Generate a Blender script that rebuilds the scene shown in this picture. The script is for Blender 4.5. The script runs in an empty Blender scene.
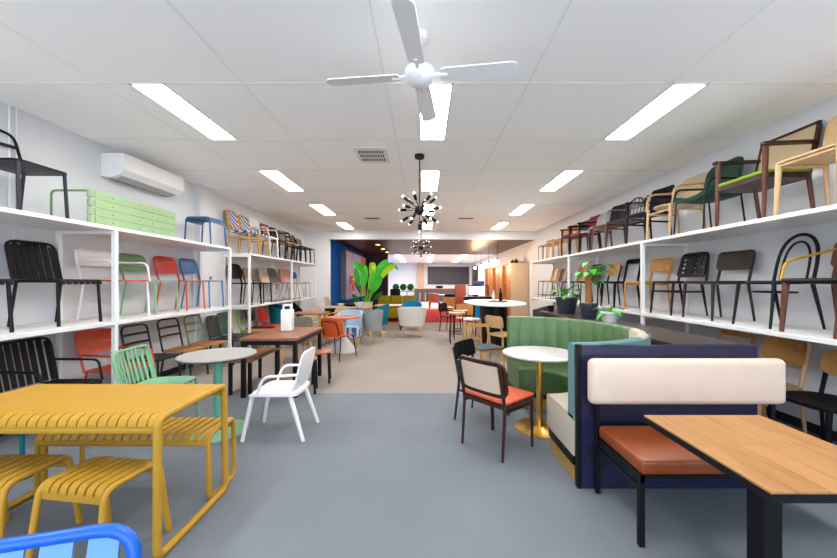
import bpy, bmesh, math, random
from mathutils import Vector, Matrix
random.seed(7)
sc = bpy.context.scene
COL = sc.collection
PI = math.pi
R = math.radians

# ------------------------------------------------------------------ materials
AL = .74      # furniture finishes are a little darker than they photograph
def lin(h, k=None):
    k = AL if k is None else k
    h = h.lstrip('#')
    out = []
    for i in (0, 2, 4):
        c = int(h[i:i + 2], 16) / 255
        out.append((c / 12.92 if c <= .04045 else ((c + .055) / 1.055) ** 2.4) * k)
    return (out[0], out[1], out[2], 1)

class NT:
    def __init__(s, name):
        s.m = bpy.data.materials.new(name)
        s.m.use_nodes = True
        s.t = s.m.node_tree
        s.b = s.t.nodes['Principled BSDF']
    def n(s, kind, **kw):
        nd = s.t.nodes.new(kind)
        for k, v in kw.items():
            if k.startswith('i_'):
                nd.inputs[k[2:].replace('_', ' ')].default_value = v
            else:
                setattr(nd, k, v)
        return nd
    def l(s, a, b):
        s.t.links.new(a, b)
    def coord(s, scale=(1, 1, 1), rot=(0, 0, 0)):
        tc = s.n('ShaderNodeTexCoord')
        mp = s.n('ShaderNodeMapping')
        mp.inputs['Scale'].default_value = scale
        mp.inputs['Rotation'].default_value = rot
        s.l(tc.outputs['Object'], mp.inputs['Vector'])
        return mp.outputs['Vector']
    def ramp(s, fac, stops):
        r = s.n('ShaderNodeValToRGB')
        el = r.color_ramp.elements
        while len(el) < len(stops):
            el.new(.5)
        for e, (p, c) in zip(el, stops):
            e.position = p
            e.color = c
        s.l(fac, r.inputs['Fac'])
        return r.outputs['Color']
    def bump(s, h, strength=.2, dist=.002):
        b = s.n('ShaderNodeBump')
        b.inputs['Strength'].default_value = strength
        b.inputs['Distance'].default_value = dist
        s.l(h, b.inputs['Height'])
        s.l(b.outputs['Normal'], s.b.inputs['Normal'])

def dk(c, k):
    return (c[0] * k, c[1] * k, c[2] * k, 1)

def plain(name, hexc, rough=.45, metal=0.0, var=.06, scale=9, spec=.4, k=None):
    m = NT(name)
    c = lin(hexc, k)
    v = m.coord((scale,) * 3)
    nz = m.n('ShaderNodeTexNoise', i_Scale=1.0, i_Detail=4.0)
    m.l(v, nz.inputs['Vector'])
    col = m.ramp(nz.outputs['Fac'], [(.3, dk(c, 1 - var)), (.7, dk(c, 1 + var))])
    m.l(col, m.b.inputs['Base Color'])
    m.b.inputs['Roughness'].default_value = rough
    m.b.inputs['Metallic'].default_value = metal
    m.b.inputs['Specular IOR Level'].default_value = spec
    return m.m

def wood(name, a, b, axis='y', rough=.42, scale=1.0, spec=.4):
    m = NT(name)
    s = {'x': (2, 26, 26), 'y': (26, 2, 26), 'z': (26, 26, 2)}[axis]
    v = m.coord(tuple(k * scale for k in s))
    nz = m.n('ShaderNodeTexNoise', i_Scale=1.0, i_Detail=6.0, i_Distortion=.6)
    m.l(v, nz.inputs['Vector'])
    col = m.ramp(nz.outputs['Fac'], [(.28, lin(b)), (.52, lin(a)), (.75, dk(lin(a), 1.12))])
    m.l(col, m.b.inputs['Base Color'])
    m.b.inputs['Roughness'].default_value = rough
    m.b.inputs['Specular IOR Level'].default_value = spec
    m.bump(nz.outputs['Fac'], .12, .001)
    return m.m

def planks(name, a, b, gap, axis='y', w=.1, rough=.4):
    # boards along `axis`, w wide, each board its own tone
    m = NT(name)
    tc = m.n('ShaderNodeTexCoord')
    br = m.n('ShaderNodeTexBrick', offset=.37)
    mp = m.n('ShaderNodeMapping')
    if axis == 'y':
        mp.inputs['Rotation'].default_value = (0, 0, PI / 2)
    m.l(tc.outputs['Object'], mp.inputs['Vector'])
    m.l(mp.outputs['Vector'], br.inputs['Vector'])
    br.inputs['Color1'].default_value = lin(a)
    br.inputs['Color2'].default_value = lin(b)
    br.inputs['Mortar'].default_value = lin(gap)
    br.inputs['Scale'].default_value = 1
    br.inputs['Brick Width'].default_value = 2.2
    br.inputs['Row Height'].default_value = w
    br.inputs['Mortar Size'].default_value = .0015
    s = (2, 30, 30) if axis == 'x' else (30, 2, 30)
    v = m.coord(s)
    nz = m.n('ShaderNodeTexNoise', i_Scale=1.0, i_Detail=6.0, i_Distortion=1.0)
    m.l(v, nz.inputs['Vector'])
    g = m.ramp(nz.outputs['Fac'], [(.25, (.62, .56, .5, 1)), (.5, (1, 1, 1, 1)), (.8, (1.1, 1.08, 1.05, 1))])
    mx = m.n('ShaderNodeMix', data_type='RGBA', blend_type='MULTIPLY')
    mx.inputs['Factor'].default_value = .85
    m.l(br.outputs['Color'], mx.inputs['A'])
    m.l(g, mx.inputs['B'])
    m.l(mx.outputs['Result'], m.b.inputs['Base Color'])
    m.b.inputs['Roughness'].default_value = rough
    return m.m

def fabric(name, hexc, rough=.9, scale=220, var=.14, bump=.35):
    m = NT(name)
    c = lin(hexc)
    v = m.coord((scale,) * 3)
    nz = m.n('ShaderNodeTexNoise', i_Scale=1.0, i_Detail=2.0)
    m.l(v, nz.inputs['Vector'])
    col = m.ramp(nz.outputs['Fac'], [(.3, dk(c, 1 - var)), (.7, dk(c, 1 + var))])
    m.l(col, m.b.inputs['Base Color'])
    m.b.inputs['Roughness'].default_value = rough
    m.b.inputs['Specular IOR Level'].default_value = .2
    m.bump(nz.outputs['Fac'], bump, .001)
    return m.m

def leather(name, hexc, rough=.38, var=.1):
    m = NT(name)
    c = lin(hexc)
    v = m.coord((60,) * 3)
    vo = m.n('ShaderNodeTexVoronoi', i_Scale=4.0)
    m.l(v, vo.inputs['Vector'])
    nz = m.n('ShaderNodeTexNoise', i_Scale=.12, i_Detail=4.0)
    m.l(v, nz.inputs['Vector'])
    col = m.ramp(nz.outputs['Fac'], [(.3, dk(c, 1 - var)), (.7, dk(c, 1 + var))])
    m.l(col, m.b.inputs['Base Color'])
    m.b.inputs['Roughness'].default_value = rough
    m.bump(vo.outputs['Distance'], .1, .0006)
    return m.m

def stripes(name, a, b, scale=40, axis='z', rough=.6, rot=(0, 0, 0)):
    m = NT(name)
    v = m.coord((1, 1, 1), rot)
    w = m.n('ShaderNodeTexWave', wave_type='BANDS', bands_direction=axis.upper(), i_Scale=scale * 6.283 / 20, i_Distortion=.2)
    m.l(v, w.inputs['Vector'])
    col = m.ramp(w.outputs['Fac'], [(.46, lin(a)), (.54, lin(b))])
    m.l(col, m.b.inputs['Base Color'])
    m.b.inputs['Roughness'].default_value = rough
    return m.m

def cane(name, a, b, scale=120):
    m = NT(name)
    v = m.coord((scale,) * 3, (.0, .0, 0))
    ck = m.n('ShaderNodeTexChecker', i_Scale=1.0)
    ck.inputs['Color1'].default_value = lin(a)
    ck.inputs['Color2'].default_value = lin(b)
    m.l(v, ck.inputs['Vector'])
    m.l(ck.outputs['Color'], m.b.inputs['Base Color'])
    m.b.inputs['Roughness'].default_value = .6
    return m.m

def carpet(name, a, b, tile=.5):
    m = NT(name)
    v = m.coord((260,) * 3)
    nz = m.n('ShaderNodeTexNoise', i_Scale=1.0, i_Detail=3.0)
    m.l(v, nz.inputs['Vector'])
    v2 = m.coord((1.3,) * 3)
    n2 = m.n('ShaderNodeTexNoise', i_Scale=1.0, i_Detail=5.0)
    m.l(v2, n2.inputs['Vector'])
    ad = m.n('ShaderNodeMath', operation='MULTIPLY_ADD')
    ad.inputs[1].default_value = .35
    m.l(n2.outputs['Fac'], ad.inputs[0])
    m.l(nz.outputs['Fac'], ad.inputs[2])
    col = m.ramp(ad.outputs[0], [(.45, lin(b)), (.9, lin(a))])
    tc = m.n('ShaderNodeTexCoord')
    br = m.n('ShaderNodeTexBrick', offset=0.5)
    m.l(tc.outputs['Object'], br.inputs['Vector'])
    br.inputs['Color1'].default_value = (1, 1, 1, 1)
    br.inputs['Color2'].default_value = (.975, .975, .975, 1)
    br.inputs['Mortar'].default_value = (.95, .95, .95, 1)
    br.inputs['Scale'].default_value = 1
    br.inputs['Brick Width'].default_value = tile
    br.inputs['Row Height'].default_value = tile
    br.inputs['Mortar Size'].default_value = .004
    mx = m.n('ShaderNodeMix', data_type='RGBA', blend_type='MULTIPLY')
    mx.inputs['Factor'].default_value = 1
    m.l(col, mx.inputs['A'])
    m.l(br.outputs['Color'], mx.inputs['B'])
    m.l(mx.outputs['Result'], m.b.inputs['Base Color'])
    m.b.inputs['Roughness'].default_value = .95
    m.b.inputs['Specular IOR Level'].default_value = .1
    m.bump(nz.outputs['Fac'], .5, .004)
    return m.m

def marble(name, a, b):
    m = NT(name)
    v = m.coord((5,) * 3)
    nz = m.n('ShaderNodeTexNoise', i_Scale=1.3, i_Detail=8.0, i_Distortion=1.5)
    m.l(v, nz.inputs['Vector'])
    col = m.ramp(nz.outputs['Fac'], [(.44, lin(a)), (.5, lin(b)), (.56, lin(a))])
    m.l(col, m.b.inputs['Base Color'])
    m.b.inputs['Roughness'].default_value = .35
    return m.m

def emit(name, hexc, strength):
    m = NT(name)
    m.b.inputs['Base Color'].default_value = (.9, .9, .9, 1)
    m.b.inputs['Emission Color'].default_value = lin(hexc, 1)
    m.b.inputs['Emission Strength'].default_value = strength
    return m.m

def artmat(name):
    m = NT(name)
    v = m.coord((1, .55, .8))
    vo = m.n('ShaderNodeTexNoise', i_Scale=1.1, i_Detail=3.0, i_Distortion=.8)
    m.l(v, vo.inputs['Vector'])
    col = m.ramp(vo.outputs['Fac'], [(.3, lin('#6f7fc0', 1)), (.45, lin('#9a92cc', 1)), (.58, lin('#b4a6d2', 1)), (.75, lin('#d09a86', 1))])
    m.l(col, m.b.inputs['Base Color'])
    m.b.inputs['Roughness'].default_value = .6
    return m.m

M = {}
M['wall'] = plain('wall_paint', '#d2d3d6', .7, var=.012, scale=2, k=1)
M['ceil'] = plain('ceiling_paint', '#f8f8f6', .8, var=.008, scale=1.5, k=1, spec=.2)
M['seam'] = plain('ceiling_seam', '#e6e6e4', .8, var=.02, k=1)
M['white'] = plain('white_powdercoat', '#eeeeee', .4, var=.015, k=.9)
M['shelf'] = plain('white_shelf_laminate', '#eaeaea', .45, var=.012, k=.9)
M['plastic'] = plain('white_plastic', '#f2f2f2', .35, var=.01, k=.88)
M['acgrey'] = plain('vent_grey', '#b9bab9', .5, var=.02)
M['darkslot'] = plain('dark_slot', '#3c3c3c', .7)
M['black'] = plain('black_powdercoat', '#121317', .45, spec=.22)
M['blackp'] = plain('black_plastic', '#141518', .5, spec=.22)
M['blackw'] = wood('black_stained_wood', '#151418', '#0d0c0f', spec=.12, rough=.55)
M['char'] = plain('charcoal_metal', '#20252f', .4, spec=.35)
M['grey'] = plain('grey_paint', '#85817e', .5)
M['ltgrey'] = plain('light_grey_shell', '#aeb0b2', .5)
M['yellow'] = plain('yellow_powdercoat', '#cf9e33', .45, var=.02, spec=.3)
M['mint'] = plain('mint_powdercoat', '#8fcba0', .42, var=.03)
M['sage'] = plain('sage_powdercoat', '#a6c793', .5, var=.03)
M['green'] = plain('green_powdercoat', '#75966a', .42, var=.03)
M['olive'] = plain('olive_green_metal', '#7fa06b', .45, var=.03)
M['tealm'] = plain('teal_green_metal', '#71bfa6', .42, var=.03)
M['dgreen'] = plain('dark_green_metal', '#36584b', .45)
M['red'] = plain('red_powdercoat', '#d92f23', .42, var=.03)
M['orange'] = plain('orange_powdercoat', '#ea6326', .42, var=.03)
M['redor'] = plain('orange_red_powdercoat', '#e8562e', .42, var=.03)
M['blue'] = plain('blue_powdercoat', '#24699f', .42, var=.03)
M['sky'] = plain('sky_blue_powdercoat', '#3b86c6', .42, var=.03)
M['bblue'] = plain('bright_blue_tube', '#0f66d2', .35, var=.03)
M['lblue'] = plain('light_blue_slats', '#73abe8', .45, var=.03, spec=.3)
M['cobalt'] = plain('cobalt_blue_seat', '#2450b8', .5)
M['lime'] = plain('lime_green_frame', '#79c822', .4)
M['oak'] = wood('pale_oak', '#dcb684', '#c39a67')
M['oakz'] = wood('pale_oak_upright', '#dcb684', '#c39a67', axis='z')
M['beech'] = wood('honey_beech', '#d79b55', '#bd8141')
M['ply'] = wood('orange_timber', '#cf8a3d', '#b5702a', axis='z')
M['basewood'] = wood('golden_plinth_timber', '#bf9550', '#a77f40', axis='x')
M['walnut'] = wood('walnut', '#71402c', '#4f2a1d', axis='z', spec=.3)
M['dwal'] = wood('dark_walnut', '#3f241c', '#2a1712', axis='z', spec=.3)
M['espresso'] = wood('espresso_brown', '#352320', '#251816', axis='z', spec=.3)
M['timber'] = wood('red_brown_timber', '#a2684b', '#7f4a34', axis='y')
M['timberseat'] = wood('orange_brown_seat', '#cf8f55', '#b0713b', axis='x')
M['tabletop'] = planks('honey_oak_boards', '#c6915a', '#ba8448', '#8c623a', axis='y', w=.11, rough=.45)
M['timbertable'] = planks('brown_boards', '#a9694a', '#965a3e', '#5c3625', axis='y', w=.1)
M['navy'] = wood('navy_stained_timber', '#272a48', '#1a1c31', axis='x', rough=.32)
M['darkpanel'] = wood('dark_brown_timber', '#4b3a35', '#352824', axis='x', rough=.3)
M['darkceil'] = planks('dark_timber_ceiling', '#523d2e', '#443226', '#2c211b', axis='x', w=.14, rough=.4)
M['rib'] = stripes('pale_ribbed_timber', '#e0c6a6', '#cdae8a', 14, 'x')
M['palecol'] = wood('pale_column_timber', '#dcbc98', '#c8a57d', axis='z')
M['tan'] = leather('tan_leather', '#94481f', .32)
M['nblack'] = plain('navy_black_paint', '#1d3245', .45)
M['peach'] = leather('peach_vinyl', '#eed6c1', .42, .03)
M['orangeseat'] = leather('orange_seat_vinyl', '#e0643f', .5)
M['greenl'] = leather('green_leather', '#557a48', .34)
M['greend'] = leather('deep_green_leather', '#45632f', .4)
M['teal'] = fabric('teal_velvet', '#6d9498', .7)
M['cream'] = fabric('cream_linen', '#cdc1b0')
M['ivory'] = fabric('ivory_fabric', '#eae7dc')
M['creamb'] = fabric('cream_back_fabric', '#e3cbb6')
M['velvet'] = fabric('dark_green_velvet', '#264a3f', .7)
M['lgreen'] = fabric('lime_green_fabric', '#8fb428', .8)
M['burg'] = fabric('burgundy_fabric', '#8d3a48')
M['beige'] = fabric('beige_fabric', '#cdb6a2')
M['taupe'] = fabric('taupe_fabric', '#6d655f')
M['pink'] = fabric('terracotta_pink_fabric', '#d09680')
M['rose'] = fabric('rose_beige_fabric', '#cfa595')
M['oliveg'] = fabric('olive_grey_fabric', '#8d8a77')
M['dgrey'] = fabric('dark_grey_fabric', '#5a5d66')
M['tub'] = fabric('grey_tub_fabric', '#a3a9ad')
M['petrol'] = fabric('petrol_teal_fabric', '#157f93')
M['azure'] = fabric('azure_fabric', '#1487b4')
M['rust'] = fabric('rust_fabric', '#c8562a')
M['mustard'] = fabric('mustard_fabric', '#a8921c')
M['redfab'] = fabric('red_chair_fabric', '#c73034')
M['coral'] = fabric('coral_panel_fabric', '#dd857d')
M['pinkf'] = fabric('blush_fabric', '#dba59c')
M['paleblue'] = fabric('pale_blue_fabric', '#b9d3ea', .8)
M['chevron'] = stripes('blue_white_weave', '#2f6fc0', '#e6edf5', 20, 'x', rot=(0, 0, .9))
M['bistro'] = stripes('blue_white_bistro_weave', '#173a9c', '#f4f5f8', 14, 'z', rot=(.5, .5, 0))
M['rattan'] = plain('golden_rattan', '#e2a73a', .5, var=.12, scale=60)
M['cane'] = cane('cane_webbing', '#e0c9a6', '#c5a880')
M['canedark'] = cane('tan_wicker', '#b99c78', '#8f7658', 70)
M['brass'] = plain('polished_brass', '#f0c068', .28, 1.0, var=.04, k=1)
M['mustm'] = plain('mustard_metal', '#d8a51f', .35)
M['chrome'] = plain('brushed_steel', '#b9bcc0', .25, 1.0)
M['marble'] = marble('white_marble', '#dddbd7', '#c6c4c1')
M['concrete'] = plain('grey_speckled_top', '#b6b3b0', .55, var=.08, scale=60)
M['terra'] = plain('terracotta_top', '#cf7a58', .5)
M['cone'] = plain('white_concrete_base', '#d8d6d2', .6)
M['blueWall'] = plain('blue_paint', '#0a5cbe', .85, var=.03, scale=2, spec=.08)
M['darkwall'] = plain('charcoal_paint', '#3c383f', .7, var=.03, scale=2)
M['artframe'] = plain('slate_frame', '#6a6c74', .6)
M['art'] = artmat('abstract_canvas')
M['board'] = plain('charcoal_board', '#3f3d42', .5, var=.04, scale=2)
M['counter'] = plain('dark_counter_front', '#46444a', .6)
M['leaf'] = plain('fresh_leaf', '#48c832', .4, var=.25, scale=14)
M['leafy'] = plain('yellow_green_leaf', '#b4dc22', .4, var=.2, scale=14)
M['leafd'] = plain('dark_leaf', '#1f6b2b', .4, var=.2, scale=14)
M['topiary'] = plain('clipped_green', '#2f8a35', .7, var=.4, scale=40)
M['potb'] = plain('dark_blue_black_pot', '#343c4a', .3)
M['potw'] = plain('white_ceramic_pot', '#e9ecec', .3)
M['soil'] = plain('dark_soil', '#3a2c22', .9, var=.3, scale=50)
M['bark'] = plain('brown_stem', '#a8713e', .8, var=.2, scale=40)
M['floorn'] = carpet('blue_grey_carpet', '#92989f', '#777d85')
M['floorf'] = carpet('warm_grey_carpet', '#b6aaa2', '#9d938c')
M['redrug'] = carpet('red_carpet', '#d3181d', '#b81318')
M['panel'] = emit('light_diffuser', '#fdfaf6', 15.0)
M['panelfar'] = emit('bright_light_diffuser', '#fffaf4', 36.0)
M['bulb'] = emit('warm_bulb', '#fff2e0', .5)
M['bulbw'] = emit('pendant_bulb', '#ffe2b8', 2.2)
M['amber'] = emit('amber_bulb', '#ff9a2e', 2.5)
M['spot'] = emit('amber_spot', '#ffa850', 6.0)
M['screen'] = emit('lit_screen', '#f2f6ff', 1.3)
M['glassb'] = plain('clear_bottle', '#dfe5e6', .1, var=.02)
M['basebd'] = plain('black_skirting', '#26272b', .5)
M['sensor'] = plain('beige_plastic', '#b9ab9a', .5)

# ------------------------------------------------------------------ mesh builder
class MB:
    def __init__(s):
        s.v = []
        s.f = []
    def add(s, vs, fs):
        o = len(s.v)
        s.v += [Vector(p) for p in vs]
        s.f += [tuple(i + o for i in f) for f in fs]
        return s
    def box(s, c, size, bev=.0, seg=1, rot=None):
        bm = bmesh.new()
        bmesh.ops.create_cube(bm, size=1)
        bmesh.ops.scale(bm, vec=size, verts=bm.verts)
        if bev > 0:
            bev = min(bev, min(size) * .49)
            bmesh.ops.bevel(bm, geom=list(bm.edges), offset=bev, segments=seg, profile=.5, affect='EDGES')
        if rot is not None:
            bmesh.ops.rotate(bm, matrix=Matrix.Rotation(rot[1], 3, rot[0]), verts=bm.verts)
        bmesh.ops.translate(bm, vec=c, verts=bm.verts)
        bm.verts.index_update()
        s.add([v.co.copy() for v in bm.verts], [[v.index for v in f.verts] for f in bm.faces])
        bm.free()
        return s
    def bx(s, x0, x1, y0, y1, z0, z1, bev=0, seg=1):
        return s.box(((x0 + x1) / 2, (y0 + y1) / 2, (z0 + z1) / 2), (x1 - x0, y1 - y0, z1 - z0), bev, seg)
    def lathe(s, prof, c=(0, 0, 0), seg=24, sx=1, sy=1):
        vs, fs = [], []
        n = len(prof)
        for i in range(seg):
            a = 2 * PI * i / seg
            for r, z in prof:
                vs.append((c[0] + r * math.cos(a) * sx, c[1] + r * math.sin(a) * sy, c[2] + z))
        for i in range(seg):
            j = (i + 1) % seg
            for k in range(n - 1):
                fs.append((i * n + k, j * n + k, j * n + k + 1, i * n + k + 1))
        if prof[0][0] > 1e-5:
            fs.append([i * n for i in range(seg)])
        if prof[-1][0] > 1e-5:
            fs.append([i * n + n - 1 for i in range(seg)])
        return s.add(vs, fs)
    def tube(s, pts, r, closed=False, fil=0, seg=8, r2=None, sq=(1, 1)):
        pts = [Vector(p) for p in pts]
        if fil > 0:
            out = []
            n = len(pts)
            for i, p in enumerate(pts):
                if not closed and i in (0, n - 1):
                    out.append(p)
                    continue
                a, b = pts[i - 1], pts[(i + 1) % n]
                da, db = (a - p), (b - p)
                f = min(fil, da.length * .48, db.length * .48)
                p0, p1 = p + da.normalized() * f, p + db.normalized() * f
                for k in range(6):
                    t = k / 5
                    out.append(p0 * (1 - t) ** 2 + p * 2 * t * (1 - t) + p1 * t * t)
            pts = out
        n = len(pts)
        r2 = r if r2 is None else r2
        L = [0]
        for i in range(1, n):
            L.append(L[-1] + (pts[i] - pts[i - 1]).length)
        tot = L[-1] or 1
        vs, fs = [], []
        nrm = None
        for i, p in enumerate(pts):
            if closed:
                t = (pts[(i + 1) % n] - pts[i - 1])
            else:
                t = pts[min(i + 1, n - 1)] - pts[max(i - 1, 0)]
            t = t.normalized() if t.length > 1e-9 else Vector((0, 0, 1))
            if nrm is None:
                ref = Vector((0, 1, 0)) if abs(t.y) < .9 else Vector((1, 0, 0))
                nrm = ref - t * ref.dot(t)
            else:
                nrm = nrm - t * nrm.dot(t)
            nrm.normalize()
            bi = t.cross(nrm)
            rr = r + (r2 - r) * L[i] / tot
            for k in range(seg):
                a = 2 * PI * (k + .5) / seg
                vs.append(p + nrm * math.cos(a) * rr * sq[0] + bi * math.sin(a) * rr * sq[1])
        m = n if closed else n - 1
        for i in range(m):
            j = (i + 1) % n
            for k in range(seg):
                l = (k + 1) % seg
                fs.append((i * seg + k, i * seg + l, j * seg + l, j * seg + k))
        if not closed:
            fs.append([k for k in range(seg)])
            fs.append([(n - 1) * seg + k for k in range(seg)])
        return s.add(vs, fs)
    def sheet(s, W, H, fn, t=.012, rc=.04, rb=None, nu=8, nv=6, taper=1.0, hole=None):
        """rounded plate of local size W x H laid on fn(a, b); taper = width at b=0 over width at b=H"""
        rb = rc if rb is None else rb
        bs = []
        for k in range(5):
            bs.append(rb * (1 - math.cos(PI / 2 * k / 4)) if rb > 0 else 0)
        for k in range(1, nv):
            bs.append(rb + (H - rb - rc) * k / nv)
        for k in range(5):
            bs.append(H - rc * (1 - math.sin(PI / 2 * k / 4)) if rc > 0 else H)
        bs.sort()
        bb = [bs[0]]
        for b in bs[1:]:
            if b - bb[-1] > 1e-5:
                bb.append(b)
        rows = []
        for b in bb:
            w = W / 2 * (taper + (1 - taper) * b / H)
            if rb > 0 and b < rb:
                w -= rb - math.sqrt(max(0, rb * rb - (rb - b) ** 2))
            if rc > 0 and b > H - rc:
                d = b - (H - rc)
                w -= rc - math.sqrt(max(0, rc * rc - d * d))
            rows.append([(-w + 2 * w * i / nu, b) for i in range(nu + 1)])
        e = 1e-3
        top, bot = [], []
        for row in rows:
            for a, b in row:
                p = Vector(fn(a, b))
                n = (Vector(fn(a + e, b)) - p).cross(Vector(fn(a, b + e)) - p)
                n = n.normalized() if n.length > 0 else Vector((0, 0, 1))
                top.append(p)
                bot.append(p - n * t)
        N = len(top)
        fs, edges = [], {}
        for j in range(len(rows) - 1):
            for i in range(nu):
                if hole and hole(i, j):
                    continue
                q = (j * (nu + 1) + i, j * (nu + 1) + i + 1, (j + 1) * (nu + 1) + i + 1, (j + 1) * (nu + 1) + i)
                fs.append(q)
                fs.append(tuple(k + N for k in reversed(q)))
                for x in range(4):
                    u, w_ = q[x], q[(x + 1) % 4]
                    key = (min(u, w_), max(u, w_))
                    edges[key] = edges.get(key, 0) + 1
        for (u, w_), c in edges.items():
            if c == 1:
                fs.append((u, w_, w_ + N, u + N))
        return s.add(top + bot, fs)
    def ball(s, c, r, seg=12, rings=8, sc_=(1, 1, 1)):
        prof = [(r * math.sin(PI * k / rings), -r * math.cos(PI * k / rings)) for k in range(rings + 1)]
        prof[0] = (0, -r)
        prof[-1] = (0, r)
        o = len(s.v)
        s.lathe(prof, (0, 0, 0), seg)
        for i in range(o, len(s.v)):
            v = s.v[i]
            s.v[i] = Vector((c[0] + v.x * sc_[0], c[1] + v.y * sc_[1], c[2] + v.z * sc_[2]))
        return s
    def build(s, name, mat, parent=None, loc=None, label=None, smooth=True, ang=40, rot=0):
        me = bpy.data.meshes.new(name)
        me.from_pydata([tuple(v) for v in s.v], [], s.f)
        bm = bmesh.new()
        bm.from_mesh(me)
        bmesh.ops.remove_doubles(bm, verts=bm.verts, dist=1e-6)
        bmesh.ops.recalc_face_normals(bm, faces=bm.faces)
        bm.to_mesh(me)
        bm.free()
        if smooth:
            me.shade_smooth()
            me.set_sharp_from_angle(angle=R(ang))
        me.materials.append(M[mat] if isinstance(mat, str) else mat)
        o = bpy.data.objects.new(name, me)
        COL.objects.link(o)
        if parent is not None:
            o.parent = parent
        if loc is not None:
            o.location = loc
        o.rotation_euler.z = rot
        if label:
            o['label'] = label
        return o

def tag(o, label, cat, group=None, kind=None):
    o['label'] = label
    o['category'] = cat
    if group:
        o['group'] = group
    if kind:
        o['kind'] = kind
    return o

def thing(name, label, cat, loc=(0, 0, 0), rot=0, group=None):
    o = bpy.data.objects.new(name, None)
    o.empty_display_size = .1
    COL.objects.link(o)
    o.location = loc
    o.rotation_euler.z = rot
    return tag(o, label, cat, group)

def struct(name, mb, mat, smooth=False):
    o = mb.build(name, mat, smooth=smooth)
    o['kind'] = 'structure'
    return o

def place(o, loc, rot):
    o.location = loc
    o.rotation_euler.z = rot
    return o

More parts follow.
